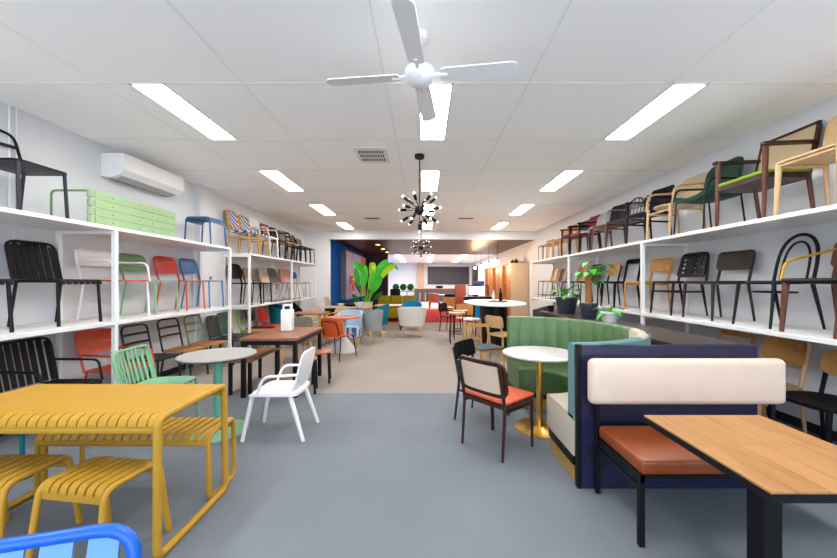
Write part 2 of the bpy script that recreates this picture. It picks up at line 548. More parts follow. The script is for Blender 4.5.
# ------------------------------------------------------------------ chairs
def chair(label, pos, rot=0, name='chair', cat='chair', group=None, W=.44, D=.44, SH=.45, BH=.80,
          lm='black', leg='taper', lr=.016, fs=.02, rs=.04, xs=.01, lseg=8,
          seat='slab', sm='black', st=.025, pad=None, pt=.03, dish=.01, src=.06, sn=7,
          back='panel', bm='black', b0=None, bw=1.0, tilt=.2, bow=.03, brc=.05, bt=.014, post=True, taper=1.0, n=7, sw=.86, inset=None,
          arms=None, am=None, ah=.65, adrop=0, rail=None, foot=None):
    """front faces local +Y; each leg, the seat, the backrest and each armrest is a mesh of its own"""
    t = thing(name, label, cat, pos, rot, group)
    am = am or lm
    b0 = SH + .12 if b0 is None else b0
    yb = lambda z: -D / 2 + .03 - tilt * max(0, z - SH)
    hx = W / 2 - .03
    lzt = SH - st * .5
    front_up = arms in ('wood', 'post')
    # legs
    if leg == 'sled':
        for sx in (-1, 1):
            m = MB()
            m.tube([(sx * (hx - .04), D / 2 - .08, lzt), (sx * hx, D / 2 - .02 + fs, lr), (sx * hx, -D / 2 + .02 - rs, lr), (sx * (hx - .04), -D / 2 + .1, lzt)], lr, fil=.03, seg=6)
            m.build('leg', lm, t)
    else:
        b2 = lr if leg == 'tube' else lr * .62
        for sx in (-1, 1):
            m = MB()
            zt = ah - .012 if front_up else lzt
            m.tube([(sx * hx, D / 2 - .03, zt), (sx * (hx + xs), D / 2 - .03 + fs, .003)], lr, seg=lseg, r2=b2)
            m.build('leg', lm, t)
        for sx in (-1, 1):
            m = MB()
            pts = [(sx * (hx + xs), -D / 2 + .03 - rs, .003), (sx * hx, -D / 2 + .03, SH - .03)]
            if post:
                top = BH - .04 if back in ('panel', 'ladder', 'xback') else (b0 + .06)
                xx = min(hx, W * bw / 2 - .035)
                pts.append((sx * xx, yb(top) - (.012 if back == 'panel' else 0), top))
                m.tube(pts, b2 * 1.0, seg=lseg, r2=lr * .9, fil=.05)
            else:
                pts[-1] = (sx * hx, -D / 2 + .04, lzt)
                m.tube(pts, b2, seg=lseg, r2=lr)
            m.build('leg', lm, t)
    if rail:   # stretcher rails under the seat
        m = MB()
        z = SH - st - rail
        for sx in (-1, 1):
            m.tube([(sx * hx, D / 2 - .03, z), (sx * hx, -D / 2 + .03, z)], lr * .7, seg=6)
        m.tube([(-hx, D / 2 - .03, z), (hx, D / 2 - .03, z)], lr * .7, seg=6)
        m.build('seat_rail', lm, t)
    if foot:
        m = MB()
        for sx in (-1, 1):
            m.tube([(sx * (hx + xs * .6), D / 2 - .03 + fs * .6, foot), (sx * (hx + xs * .6), -D / 2 + .03 - rs * .6, foot)], .009, seg=6)
        for sy in (-1, 1):
            m.tube([(-hx, sy * (D / 2 - .03), foot), (hx, sy * (D / 2 - .03), foot)], .009, seg=6)
        m.build('footrest', lm, t)
    # seat
    dsh = lambda a, b: SH - dish * (1 - (2 * a / W) ** 2) * math.sin(PI * min(1, max(0, b / D)))
    m = MB()
    if seat == 'slab':
        m.sheet(W, D, lambda a, b: (a, b - D / 2, dsh(a, b)), st, src, nu=8)
        so = m.build('seat', sm, t)
    elif seat == 'cushion':
        m.box((0, 0, SH - st / 2), (W, D, st), st * .42, 3)
        so = m.build('seat', sm, t)
    elif seat == 'round':
        r_ = W / 2
        m.lathe([(0, SH - st), (r_ - .01, SH - st), (r_, SH - st * .5), (r_ - .008, SH), (r_ * .8, SH - .004), (0, SH - .012)], seg=28, sy=D / W)
        so = m.build('seat', sm, t)
    elif seat == 'slats':
        w = (W - .03) / sn
        for k in range(sn):
            x = -W / 2 + .015 + w * (k + .5)
            m.tube([(x, D / 2 + .002, SH - .05), (x, D / 2, SH - .004), (x, -D / 2 + .03, SH - .008)], w * .44, fil=.05, seg=8, sq=(.22, 1.0))
        m.tube([(-hx, D / 2 - .01, SH - .022), (hx, D / 2 - .01, SH - .022), (hx, -D / 2 + .03, SH - .022), (-hx, -D / 2 + .03, SH - .022)], .011, closed=True, fil=.05)
        so = m.build('seat', sm, t)
    elif seat == 'bowl':
        m.sheet(W, D, lambda a, b: (a, b - D / 2, SH + .05 * (2 * a / W) ** 4 - .03 * math.sin(PI * b / D) - (.03 * max(0, (b / D - .75) / .25) ** 2)), st, src, nu=10, nv=8)
        so = m.build('seat', sm, t)
    else:
        so = t
    if pad:
        m = MB()
        m.box((0, .005, SH + pt / 2), (W - .02, D - .03, pt), pt * .45, 3)
        m.build('seat_pad', pad, so)
    # back
    bo = None
    if back == 'panel':
        m = MB()
        bx_ = W * bw
        m.sheet(bx_, BH - b0, lambda a, b: (a, yb(b0 + b) - .0 + bow * ((2 * a / bx_) ** 2 - .6), b0 + b), bt, brc, nu=10, taper=taper)
        bo = m.build('backrest', bm, t)
        if inset:
            m = MB()
            m.sheet(bx_ - .07, BH - b0 - .07, lambda a, b: (a, yb(b0 + .035 + b) - .004 + bow * ((2 * a / bx_) ** 2 - .6), b0 + .035 + b), bt + .008, brc * .6, nu=10, taper=taper)
            m.build('back_pad', inset, bo)
    elif back == 'perforated':
        m = MB()
        bx_ = W * bw
        m.sheet(bx_, BH - b0, lambda a, b: (a, yb(b0 + b) + bow * ((2 * a / bx_) ** 2 - .6), b0 + b), bt, .05, nu=10, nv=15, taper=1.12,
                hole=lambda i, j: i in (1, 4, 5, 8) and i != 5 and j in (4, 5, 8, 9, 12, 13, 16, 17))
        bo = m.build('backrest', bm, t)
        m = MB()
        m.tube([(-bx_ / 2 * 1.1, yb(b0) + .0, b0 - .06), (-bx_ / 2, yb(BH) + .01, BH), (bx_ / 2, yb(BH) + .01, BH), (bx_ / 2 * 1.1, yb(b0), b0 - .06)], .015, fil=.07)
        m.build('back_frame', bm, bo)
    elif back in ('vslats', 'hslats', 'bars'):
        m = MB()
        h = W / 2 - .012
        zb = SH - .02 if back != 'bars' else SH - .01
        p = lambda x, z: (x, yb(z) - bow * (1 - (x / h) ** 2), z)
        m.tube([p(-h, zb), p(-h, BH), p(h, BH), p(h, zb)], .013, fil=.09, seg=8)
        bo = m.build('backrest', bm, t)
        m = MB()
        if back == 'vslats':
            for k in range(n):
                x = -h + 2 * h * (k + .5) / n
                w = 2 * h / n * sw
                ztop = BH - .005 - (.03 if k in (0, n - 1) else 0)
                m.sheet(w, ztop - SH, lambda a, b, x=x: (x + a, yb(SH + b) - bow * (1 - ((x + a) / h) ** 2), SH + b), .007, 0, nu=2, nv=4)
        elif back == 'hslats':
            hs = n if isinstance(n, (list, tuple)) else [(.97, .22), (.72, .3), (.4, .3)]
            H = BH - SH
            for c, hh in hs:
                z0 = SH + H * c - H * hh / 2
                m.sheet(2 * h, H * hh, lambda a, b, z0=z0: (a, yb(z0 + b) - bow * (1 - (a / h) ** 2), z0 + b), .006, .0, nu=8, nv=2)
        else:
            for c in (n if isinstance(n, (list, tuple)) else (.4, .7)):
                z = SH + (BH - SH) * c
                m.tube([(x * h, p(x * h, z)[1], z) for x in (-1, -.5, 0, .5, 1)], .016, seg=6, sq=(.5, 1))
        m.build('back_slats', bm, bo)
    elif back == 'spindle':
        m = MB()
        h = W / 2 - .02
        pp = [(h * math.cos(a) * 1.0, yb(SH + (BH - SH) * math.sin(a)), SH + (BH - SH) * max(0, math.sin(a)) ** .7) for a in [PI * k / 12 for k in range(13)]]
        m.tube(pp, .013, seg=6)
        bo = m.build('backrest', bm, t)
        m = MB()
        for k in range(n):
            a = PI * (k + 1.5) / (n + 2)
            x = h * math.cos(a)
            zt = SH + (BH - SH) * math.sin(a) ** .7
            m.tube([(x * .75, -D / 2 + .04, SH - .01), (x, yb(zt), zt)], .006, seg=6)
        m.build('spindles', bm, bo)
    elif back == 'bentwood':
        m = MB()
        def hoop(h, zt, r_):
            pts = []
            for k in range(17):
                a = PI * k / 16
                x = h * math.cos(a) * (1 + .12 * math.sin(a))
                z = SH + (zt - SH) * (.0 + max(0, math.sin(a)) ** .62)
                pts.append((x, yb(z), z))
            m.tube(pts, r_, seg=8)
        hoop(W / 2 - .03, BH, .015)
        bo = m.build('backrest', bm, t)
        m = MB()
        hoop(W / 2 - .09, BH - .07, .011)
        m.build('inner_hoop', bm, bo)
        m = MB()
        m.tube([(.155 * math.cos(2 * PI * k / 24), .155 * math.sin(2 * PI * k / 24), SH - .11) for k in range(24)], .009, closed=True, seg=6)
        m.build('ring_stretcher', lm, t)
    elif back == 'shell':
        m = MB()
        bx_ = W * bw
        H = BH - SH + .0
        def f(a, b):
            s_ = min(1, b / .12)
            z = SH - .012 + b * (.35 + .65 * s_) if b < .12 else SH - .012 + .12 + (b - .12) * 1.0
            y = -D / 2 + .05 - (.02 + tilt * (z - SH)) * s_ + bow * (2 * a / bx_) ** 2
            return (a, y, z)
        m.sheet(bx_, H, f, bt, brc, rb=.02, nu=10, nv=8, taper=taper)
        bo = m.build('backrest', bm, t)
        if inset:
            m = MB()
            m.sheet(bx_ * .86, H - .16, lambda a, b: tuple(Vector(f(a, b + .12)) + Vector((0, .014, 0))), .02, brc * .8, nu=10, nv=6)
            m.build('back_pad', inset, bo)
    elif back == 'ladder':
        m = MB()
        h = hx
        for z, hh in (n if isinstance(n, (list, tuple)) else [(BH - .05, .09)]):
            m.sheet(2 * h + .02, hh, lambda a, b, z=z: (a, yb(z + b) - .012 + bow * ((a / h) ** 2 - 1), z - hh / 2 + b), .016, .012, nu=8, nv=2)
        bo = m.build('backrest', bm, t)
    # arms
    if arms in ('tube', 'post'):
        for sx in (-1, 1):
            m = MB()
            x = sx * (W / 2 + .005)
            if arms == 'tube':
                m.tube([(sx * (W / 2 - .012), yb(ah + .02), ah + .01), (x, D / 2 - .06, ah - adrop), (x, D / 2 - .02, SH - .02)], .012, fil=.06)
            else:
                m.tube([(sx * (W / 2 - .03), yb(ah + .02), ah + .01), (x, D / 2 - .02, ah)], .012)
            m.build('armrest', am, t)
    elif arms == 'wood':
        for sx in (-1, 1):
            m = MB()
            x = sx * (W / 2 - .02)
            y0, y1 = yb(ah) - .0, D / 2 + .02
            m.sheet(.055, y1 - y0, lambda a, b: (x + a, y0 + b, ah + .012 - .02 * b / (y1 - y0)), .026, .02, nu=3, nv=4)
            m.build('armrest', am, t)
    elif arms == 'bent':      # one bent hoop running round the back
        m = MB()
        h = W / 2 + .01
        m.tube([(-h, D / 2 - .03, SH - .03), (-h, D / 2 - .05, ah), (-h, yb(ah) - .0, ah + .03), (h, yb(ah) - .0, ah + .03), (h, D / 2 - .05, ah), (h, D / 2 - .03, SH - .03)], .015, fil=.12, seg=8)
        m.build('armrest', am, t)
    return t

def stool(label, pos, rot=0, name='stool', cat='stool', group=None, W=.36, D=.32, SH=.45, lm='black', sm='black', seat='slab', lr=.013, sp=.04, foot=None, st=.03, sn=7):
    t = thing(name, label, cat, pos, rot, group)
    if seat == 'slats':
        for sx in (-1, 1):
            m = MB()
            x = sx * (W / 2 + lr * .4)
            m.tube([(x + sx * sp * .4, -D / 2 - sp, .003), (x, -D / 2 + .004, SH - lr), (x, D / 2 - .004, SH - lr), (x + sx * sp * .4, D / 2 + sp, .003)], lr, fil=.055, seg=10)
            m.build('leg_loop', lm, t)
    for sx in (-1, 1):
        for sy in (-1, 1) if seat != 'slats' else ():
            m = MB()
            m.tube([(sx * (W / 2 - .035), sy * (D / 2 - .035), SH - st * .6), (sx * (W / 2 - .03 + sp * .6), sy * (D / 2 - .03 + sp), .003)], lr, seg=8, r2=lr * .9)
            m.build('leg', lm, t)
    m = MB()
    if seat == 'round':
        m.lathe([(0, SH - st), (W / 2 - .01, SH - st), (W / 2, SH - st / 2), (W / 2 - .01, SH), (0, SH - .006)], seg=24)
    elif seat == 'slats':
        slat_deck(m, W, D, SH, sn)
    else:
        m.sheet(W, D, lambda a, b: (a, b - D / 2, SH - .012 * (1 - (2 * a / W) ** 2)), st, .05, nu=6)
    m.build('seat', sm, t)
    if foot:
        m = MB()
        k = sp * .6
        m.tube([(-W / 2 + .01 - k * .2, -D / 2 + .01 - k * .2, foot), (W / 2 - .01 + k * .2, -D / 2 + .01 - k * .2, foot), (W / 2 - .01 + k * .2, D / 2 - .01 + k * .2, foot), (-W / 2 + .01 - k * .2, D / 2 - .01 + k * .2, foot)], lr * .8, closed=True, seg=6)
        m.build('footrest', lm, t)
    return t

def slat_deck(m, W, D, z, n, gap=.26, drop=.055, t=.012, rim=True):
    """deck of slats running front to back whose ends roll down over the front and back edge"""
    w = W / n
    for k in range(n):
        x = -W / 2 + w * (k + .5)
        prof = []
        r = drop * .8
        for a in range(5):
            an = PI / 2 * a / 4
            prof.append((D / 2 - r + r * math.cos(an), z - r + r * math.sin(an)))
        back = [(-y, zz) for y, zz in reversed(prof)]
        path = [(D / 2, z - drop)] + prof + back + [(-D / 2, z - drop)]
        L = [0]
        for i in range(1, len(path)):
            L.append(L[-1] + math.hypot(path[i][0] - path[i - 1][0], path[i][1] - path[i - 1][1]))
        vs, fs = [], []
        hw = w * (1 - gap) / 2
        for i, (y, zz) in enumerate(path):
            a, b = path[max(0, i - 1)], path[min(len(path) - 1, i + 1)]
            ty, tz = b[0] - a[0], b[1] - a[1]
            q = math.hypot(ty, tz)
            ny, nz = tz / q, -ty / q
            for xx in (x - hw, x + hw):
                vs.append((xx, y, zz))
            for xx in (x - hw, x + hw):
                vs.append((xx, y - ny * t, zz - nz * t))
        for i in range(len(path) - 1):
            o, p = i * 4, i * 4 + 4
            fs += [(o, o + 1, p + 1, p), (o + 2, p + 2, p + 3, o + 3), (o, p, p + 2, o + 2), (o + 1, o + 3, p + 3, p + 1)]
        e = (len(path) - 1) * 4
        fs += [(0, 2, 3, 1), (e, e + 1, e + 3, e + 2)]
        m.add(vs, fs)
    if rim:
        for sy in (-1, 1):
            m.bx(-W / 2, W / 2, sy * D / 2 - (.014 if sy > 0 else 0), sy * D / 2 + (.014 if sy < 0 else 0), z - drop - .03, z - drop + .006, .003)

def tub(label, pos, rot, sm, lm='oak', name='tub_chair', group=None, W=.6, D=.55, SH=.44, BH=.78, arm=.62, back2=None, seatm=None, leg=True, cat='armchair', splay=.06):
    t = thing(name, label, cat, pos, rot, group)
    m = MB()
    rx, ry = W / 2, D / 2
    def f(a, b):
        an = a                                  # angle from the rear, -2.2 .. 2.2
        k = max(0, math.cos(an * .72)) ** .8
        h = (arm + (BH - arm) * k) - (SH - .14)
        z = SH - .14 + h * b
        out = .82 + .18 * b
        return (rx * math.sin(an) * out, -ry * math.cos(an) * out, z)
    m.sheet(4.0, 1.0, f, .045, 0, nu=26, nv=6)
    m.build('shell', sm, t)
    m = MB()
    m.lathe([(0, SH - .12), (rx * .78, SH - .12), (rx * .84, SH - .06), (rx * .8, SH), (0, SH + .01)], seg=24, sy=D / W)
    m.build('seat', seatm or sm, t)
    if leg:
        for sx in (-1, 1):
            for sy in (-1, 1):
                q = MB()
                q.tube([(sx * rx * .52, sy * ry * .52, SH - .11), (sx * (rx * .52 + splay), sy * (ry * .52 + splay), .003)], .02, seg=8, r2=.012)
                q.build('leg', lm, t)
    return t
# ------------------------------------------------------------------ the setting
CZ = 3.15
XL, XR, YB = -3.98, 3.75, 11.5
struct('floor', MB().bx(XL, XR, -2.6, 4.5, -.1, 0), 'floorn')
struct('floor_back', MB().bx(XL, XR, 4.5, 27.2, -.1, 0), 'floorf')
struct('wall_left', MB().bx(XL - .1, XL, -2.6, YB + .2, -.1, CZ + .1), 'wall')
struct('wall_right', MB().bx(XR, XR + .1, -2.6, 27.2, -.1, CZ + .1), 'wall')
struct('ceiling', MB().bx(XL - .1, XR + .1, -2.6, YB + .1, CZ, CZ + .1), 'ceil')
m = MB()
for x in (-2.77, -1.55, -.33, .89, 2.11, 3.33):
    m.bx(x - .005, x + .005, -2.6, YB, CZ - .002, CZ)
for k in range(12):
    y = -1.65 + 1.15 * k
    if y < YB:
        m.bx(XL, XR, y - .006, y + .006, CZ - .003, CZ)
struct('trim_1', m, 'seam')
struct('wall_pier', MB().bx(XL, -3.17, YB, YB + .2, 0, CZ), 'white')
struct('beam', MB().bx(-3.17, XR, YB, YB + .2, 2.88, CZ), 'white')
struct('pilaster', MB().bx(XL, XL + .1, 5.98, 6.4, 0, CZ), 'wall')
m = MB().bx(XL, XL + .015, -2.6, 5.98, 0, .09).bx(XL, XL + .015, 6.4, YB, 0, .09)
struct('baseboard_left', m, 'basebd')
struct('baseboard_right', MB().bx(XR - .015, XR, -2.6, 12.25, 0, .09), 'basebd')
struct('wall_blue', MB().bx(-3.3, -3.17, YB + .2, 27.2, 0, 2.9), 'blueWall')
struct('wall_charcoal', MB().bx(-3.17, -1.88, 17.9, 18.2, 0, 2.88), 'darkwall')
struct('ceiling_dark', MB().bx(-3.3, XR, YB + .2, 17.9, 2.88, 2.98), 'darkceil')
struct('ceiling_back', MB().bx(-3.3, XR, 17.9, 27.2, 2.9, 3.0), 'ceil')
struct('wall_back', MB().bx(-3.3, XR + .1, 27.0, 27.2, 0, 3.0), 'wall')
# shopfront behind the camera: daylight comes through its panes
m = MB().bx(XL, XR, -2.6, -2.5, 0, .25).bx(XL, XR, -2.6, -2.5, 2.75, CZ)
struct('wall_front', m, 'wall')
m = MB()
for x in (-3.94, -1.35, 1.2, 3.71):
    m.bx(x - .04, x + .04, -2.59, -2.51, .25, 2.75)
struct('window_1', m, 'char')
# conduit on the wall
struct('trim_2', MB().tube([(XL + .012, 3.3, 2.0), (XL + .012, 3.3, CZ)], .009).tube([(XL + .012, 3.36, 2.0), (XL + .012, 3.36, CZ)], .006), 'white', True)

# ------------------------------------------------------------------ ceiling fittings
for ci, (cx, cn) in enumerate(((-2.37, 'on the air conditioner side'), (.1, 'in the middle of the room'), (2.28, 'on the booth side'))):
    for ri, y in enumerate((.65, 2.95, 5.25, 7.55, 9.85), 1):  # first row, overhead and out of view, is added for its light
        w = ['behind the fan', 'added unseen in front of the fan', 'first in view', 'second in view', 'third in view', 'fourth in view, next to the beam'][ri]
        if ri > 1 and ci == 1:
            w = ['directly behind the ceiling fan', 'behind the hanging bulb chandelier', 'above the second chandelier', 'next to the white beam'][ri - 2]
        t = thing('ceiling_light', f'flat ceiling panel light {cn}, {w}', 'ceiling light', (cx, y + .575, CZ), 0, 'ceiling panel lights')
        MB().bx(-.15, .15, -.58, -.565, -.012, .0).bx(-.15, .15, .565, .58, -.012, 0).bx(-.15, -.135, -.58, .58, -.012, 0).bx(.135, .15, -.58, .58, -.012, 0).build('frame', 'white', t, smooth=False)
        MB().bx(-.136, .136, -.566, .566, -.009, -.002).build('diffuser', 'panel', t, smooth=False)

t = thing('ceiling_fan', 'white four-bladed ceiling fan in front of the panel lights', 'ceiling fan', (-.03, 2.37, CZ))
MB().lathe([(0, -.30), (.012, -.30), (.012, -.06), (.055, -.05), (.06, 0), (0, 0)], seg=20).build('downrod', 'plastic', t)
MB().lathe([(0, -.355), (.05, -.35), (.085, -.325), (.1, -.30), (.105, -.28), (.1, -.25), (.06, -.22), (.02, -.21), (0, -.21)], seg=28).build('motor', 'plastic', t)
for k in range(4):
    a = R(-7 + 90 * k)
    c, s = math.cos(a), math.sin(a)
    m = MB()
    pit = .19
    def fb(u, v, c=c, s=s):
        x, y, z = v + .14, u, -.28 - u * math.tan(pit)
        return (x * c - y * s, x * s + y * c, z)
    m.sheet(.125, .52, lambda u, v: fb(-u, v), .008, .05, rb=.03, nu=6, nv=5, taper=.85)
    b = m.build('blade', 'plastic', t)
    MB().tube([(.07 * c, .07 * s, -.28), (.19 * c, .19 * s, -.288)], .014, seg=6).build('bracket', 'plastic', b)

def chandelier(label, x, y, amber):
    rnd = random.Random(5)
    t = thing('chandelier', label, 'chandelier', (x, y, CZ), 0, 'bulb chandeliers')
    MB().lathe([(0, -.045), (.06, -.045), (.065, -.03), (.065, 0), (0, 0)], seg=24).build('canopy', 'black', t)
    MB().tube([(0, 0, -.045), (0, 0, -.68)], .008).build('rod', 'black', t)
    MB().ball((0, 0, -.74), .065, 18, 12).build('hub', 'black', t)
    dirs = [(0, 0, 1), (0, 0, -1)]
    for el, n_, o in ((38, 6, .2), (4, 6, .75), (-32, 6, .1)):
        for k in range(n_):
            a = 2 * PI * (k + o) / n_
            dirs.append((math.cos(R(el)) * math.cos(a), math.cos(R(el)) * math.sin(a), math.sin(R(el))))
    if amber >= 0:
        amber = max(range(1, len(dirs)), key=lambda i: -dirs[i][0] + .35 * dirs[i][2] - .3 * dirs[i][1])
    for i, d in enumerate(dirs):
        d = Vector(d)
        if i < 1:
            continue
        c0 = Vector((0, 0, -.74))
        ar = MB().tube([c0 + d * .05, c0 + d * .21], .005, seg=6).build('arm', 'black', t)
        MB().tube([c0 + d * .185, c0 + d * .27], .02, seg=10).build('socket', 'black', ar)
        MB().ball(c0 + d * .284, .018, 10, 8).build('bulb', 'amber' if i == amber else 'bulb', ar)
    return t
chandelier('black starburst chandelier hanging nearest the ceiling fan, with one amber bulb', -.06, 4.62, 4)
chandelier('smaller looking black starburst chandelier hanging just before the white beam', -.08, 9.7, -1)

t = thing('ceiling_vent', 'square white louvred air vent in the ceiling beside the first chandelier', 'air vent', (-.69, 4.62, CZ))
MB().box((0, 0, -.006), (.42, .55, .012), .004).build('frame', 'white', t)
for r_ in range(3):
    m = MB()
    for k in range(10):
        m.box((-.15 + k * .033, -.14 + r_ * .14, -.0135), (.018, .085, .004))
    m.build('slot_row', 'darkslot', t, smooth=False)
for x, l in ((-1.38, 'slim grey linear ceiling vent between the middle lights and the rattan chairs shelf'), (1.12, 'slim grey linear ceiling vent between the middle lights and the booth side')):
    t = thing('linear_vent', l, 'air vent', (x, 9.2, CZ), 0, 'linear ceiling vents')
    MB().box((0, 0, -.006), (.4, .12, .012), .003).build('frame', 'acgrey', t)
    MB().bx(-.18, .18, -.04, -.008, -.015, -.011).bx(-.18, .18, .008, .04, -.015, -.011).build('slot', 'darkslot', t, smooth=False)

t = thing('air_conditioner', 'white split air conditioner mounted high on the wall', 'air conditioner', (XL, 4.25, 2.74))
m = MB()
prof = [(0, .02), (.1, 0), (.22, .04), (.285, .1), (.29, .3), (.0, .3)]
vs = [(x, 0, z) for x, z in prof] + [(x, 1.05, z) for x, z in prof]
n_ = len(prof)
m.add(vs, [list(range(n_)), list(range(n_, 2 * n_))] + [(i, (i + 1) % n_, (i + 1) % n_ + n_, i + n_) for i in range(n_)])
m.build('body', 'plastic', t, smooth=False)
m = MB()
m.add([(.115, .06, .0), (.215, .06, .034), (.215, .99, .034), (.115, .99, .0), (.115, .06, -.006), (.215, .06, .028), (.215, .99, .028), (.115, .99, -.006)],
      [(0, 1, 2, 3), (4, 5, 6, 7), (0, 1, 5, 4), (1, 2, 6, 5), (2, 3, 7, 6), (3, 0, 4, 7)])
m.build('louvre', 'acgrey', t, smooth=False)
MB().bx(.05, .1, .06, .99, -.002, .012).build('outlet_slot', 'grey', t, smooth=False)
t = thing('wall_sensor', 'small round beige sensor on a cord under the top shelf', 'sensor', (XL, 3.34, 1.83))
MB().box((.02, 0, 0), (.035, .075, .05), .015, 3).build('body', 'sensor', t)
MB().tube([(.012, 0, .02), (.012, 0, .15)], .004, seg=6).build('cord', 'white', t)
tag(MB().box((-3.875, 6.27, 1.52), (.012, .08, .06), .004).build('wall_socket', 'grey'), 'small grey socket on the white pilaster', 'socket')

# ------------------------------------------------------------------ shelving
def shelving(label, wall, front, ys, tops, group='white shelving units'):
    s = 1 if front > wall else -1
    t = thing('shelving_unit', label, 'shelf', (0, 0, 0), 0, group)
    y0, y1 = ys[0], ys[-1]
    a, b = sorted((wall + s * .005, front))
    for z in tops:
        MB().bx(a, b, y0, y1, z - .04, z, .003).build('shelf', 'shelf', t)
    for y in ys:
        for x in (front - s * .021, wall + s * .025):
            q = MB().bx(x - .02, x + .02, y - .021, y + .021, 0.002, tops[0] - .04)
            q.build('post', 'white', t, smooth=False)
        for z in tops:
            MB().bx(a + .04, b - .04, y - .012, y + .012, z - .075, z - .041).build('crossbar', 'white', t, smooth=False)
    return t
shelving('tall white shelving unit below the air conditioner', XL, -3.33, (-.6, 1.48, 3.74, 5.95), (2.045, 1.025))
shelving('white shelving unit beyond the pilaster, carrying the rattan bistro chairs', XL, -3.43, (6.82, 9.0, 10.98), (2.02, .985))
shelving('long white shelving unit on the wall behind the round booth', XR, 3.085, (-.1, 2.4, 4.9, 7.4, 9.95), (2.035, 1.012))

# ------------------------------------------------------------------ chairs on the shelves
G1 = 'chairs on the top shelf below the air conditioner'
G2 = 'chairs on the lower shelf below the air conditioner'
G3 = 'chairs on the floor below the air conditioner shelves'
G4 = 'chairs on the top shelf beyond the pilaster'
G5 = 'chairs on the lower shelf beyond the pilaster'
G6 = 'chairs on the top shelf behind the booth'
G7 = 'chairs on the lower shelf behind the booth'
G8 = 'chairs on the floor under the booth side shelves'
def L(label, y, z, dx=0, dr=0, **k):
    return chair(label, (-3.65 + dx, y, z), R(-90 + dr), **k)
def Rr(label, y, z, dx=0, dr=0, **k):
    return chair(label, (3.41 + dx, y, z), R(90 + dr), **k)
T1, B1, T2, B2, T3, B3 = 2.046, 1.026, 2.021, .986, 2.036, 1.013
mt = dict(leg='tube', lr=.013, seat='slab', st=.012, post=False, rs=.05, tilt=.3)
# top shelf, air conditioner side
L('black metal chair with hooped back on the top shelf beside the green slatted bench', 3.12, T1, group=G1, lm='char', sm='black', bm='black', back='bars', n=(.66,), BH=.82, **{**mt, 'lr': .015, 'st': .02}, D=.46)
t = thing('slatted_bench', 'mint green slatted bench lying on its side on the top shelf', 'bench', (-3.40, 4.12, T1))
for k in range(4):
    z = .002 + .0885 * k
    m = MB().bx(-.014, 0, -.55, .6, z + .001, z + .0865, .003)
    m.bx(-.05, -.004, -.602, -.552, z + .001, z + .0865, .018, 3)
    o = m.build('slat', 'sage', t)
    for y in (-.35, 0, .2):
        MB().box((.001, y, z + .043), (.004, .014, .014), .004, 2).build('screw', 'green', o)
for y in (-.575, .575):
    MB().tube([(-.03, y, .012), (-.43, y, .012), (-.43, y, .345), (-.03, y, .345)], .011, fil=.05).build('leg', 'olive', t)
stool('blue metal stool with slotted seat standing on the top shelf near the pilaster', (-3.6, 5.7, T1), R(-90), W=.4, D=.38, SH=.45, lm='blue', sm='blue', seat='slats', group=None, lr=.013, sp=.02)
# lower shelf, air conditioner side
vs_ = dict(back='vslats', lm='black', sm='black', bm='black', leg='tube', lr=.014, seat='slats', post=False, tilt=.22, rs=.05)
L('black slat-backed metal chair cut off by the photo edge, on the lower shelf', 2.68, B1, group=G2, n=7, BH=.8, **vs_)
L('black metal chair with wide vertical back slats on the lower shelf beside the white armchair', 3.45, B1, group=G2, n=7, BH=.82, D=.46, W=.46, **vs_)
hs = dict(back='hslats', leg='tube', lr=.012, seat='slab', st=.014, post=False, tilt=.26, rs=.06, fs=.02, n=[(.88, .2), (.62, .3)])
L('white metal armchair with orange seat on the lower shelf', 4.1, B1, group=G2, lm='white', sm='orange', bm='white', arms='tube', am='white', ah=.66, BH=.8, W=.48, **hs)
L('green slat-backed metal chair with pale mint seat on the lower shelf', 4.63, B1, group=G2, lm='mint', sm='mint', bm='green', BH=.79, **{**hs, 'n': [(.8, .34), (.46, .26)]})
L('red slat-backed metal chair with orange seat edge on the lower shelf', 5.21, B1, group=G2, lm='orange', sm='orange', bm='red', BH=.8, **{**hs, 'n': [(.9, .14), (.55, .5)]})
L('blue slat-backed metal chair at the pilaster end of the lower shelf', 5.73, B1, group=G2, lm='sky', sm='sky', bm='blue', BH=.8, **{**hs, 'n': [(.9, .14), (.58, .44)]}, W=.42)
# floor, air conditioner side
L('black vertical-slatted metal armchair behind the yellow table', 3.33, 0, group=G3, n=8, sw=.7, BH=.88, W=.54, D=.5, arms='tube', am='black', ah=.64, dx=.06, **{**vs_, 'tilt': .2})
L('orange-red metal armchair under the lower shelf behind the mint chair', 4.09, 0, group=G3, lm='redor', sm='redor', bm='redor', arms='tube', am='redor', ah=.62, BH=.88, W=.5, dx=.05, **{**hs, 'n': [(.84, .34), (.52, .26)]})
bs_ = dict(back='bars', leg='tube', lr=.014, post=False, tilt=.2, rs=.05, n=(.45, .72), seat='slab', st=.02)
L('charcoal three-bar metal chair with dark seat on the floor, beside the orange-red armchair', 4.62, 0, group=G3, lm='char', sm='char', bm='char', BH=.87, dx=.04, **bs_)
L('charcoal three-bar metal chair with timber seat on the floor', 5.2, 0, group=G3, lm='char', sm='timberseat', bm='char', BH=.89, dx=.06, **bs_)
L('green three-bar metal chair with timber seat on the floor', 5.72, 0, group=G3, lm='mint', sm='timberseat', bm='olive', BH=.89, dx=.08, W=.42, **bs_)
L('dark green slatted metal chair on the floor beyond the pilaster', 6.58, 0, group=G3, n=6, BH=.86, W=.4, dx=.08, **{**vs_, 'lm': 'dgreen', 'sm': 'dgreen', 'bm': 'dgreen'})
L('charcoal rounded metal chair on the floor beside the pilaster, close to the dark green one', 6.165, 0, group=G3, n=5, BH=.84, W=.34, dx=.12, **{**vs_, 'lm': 'char', 'sm': 'char', 'bm': 'char'})
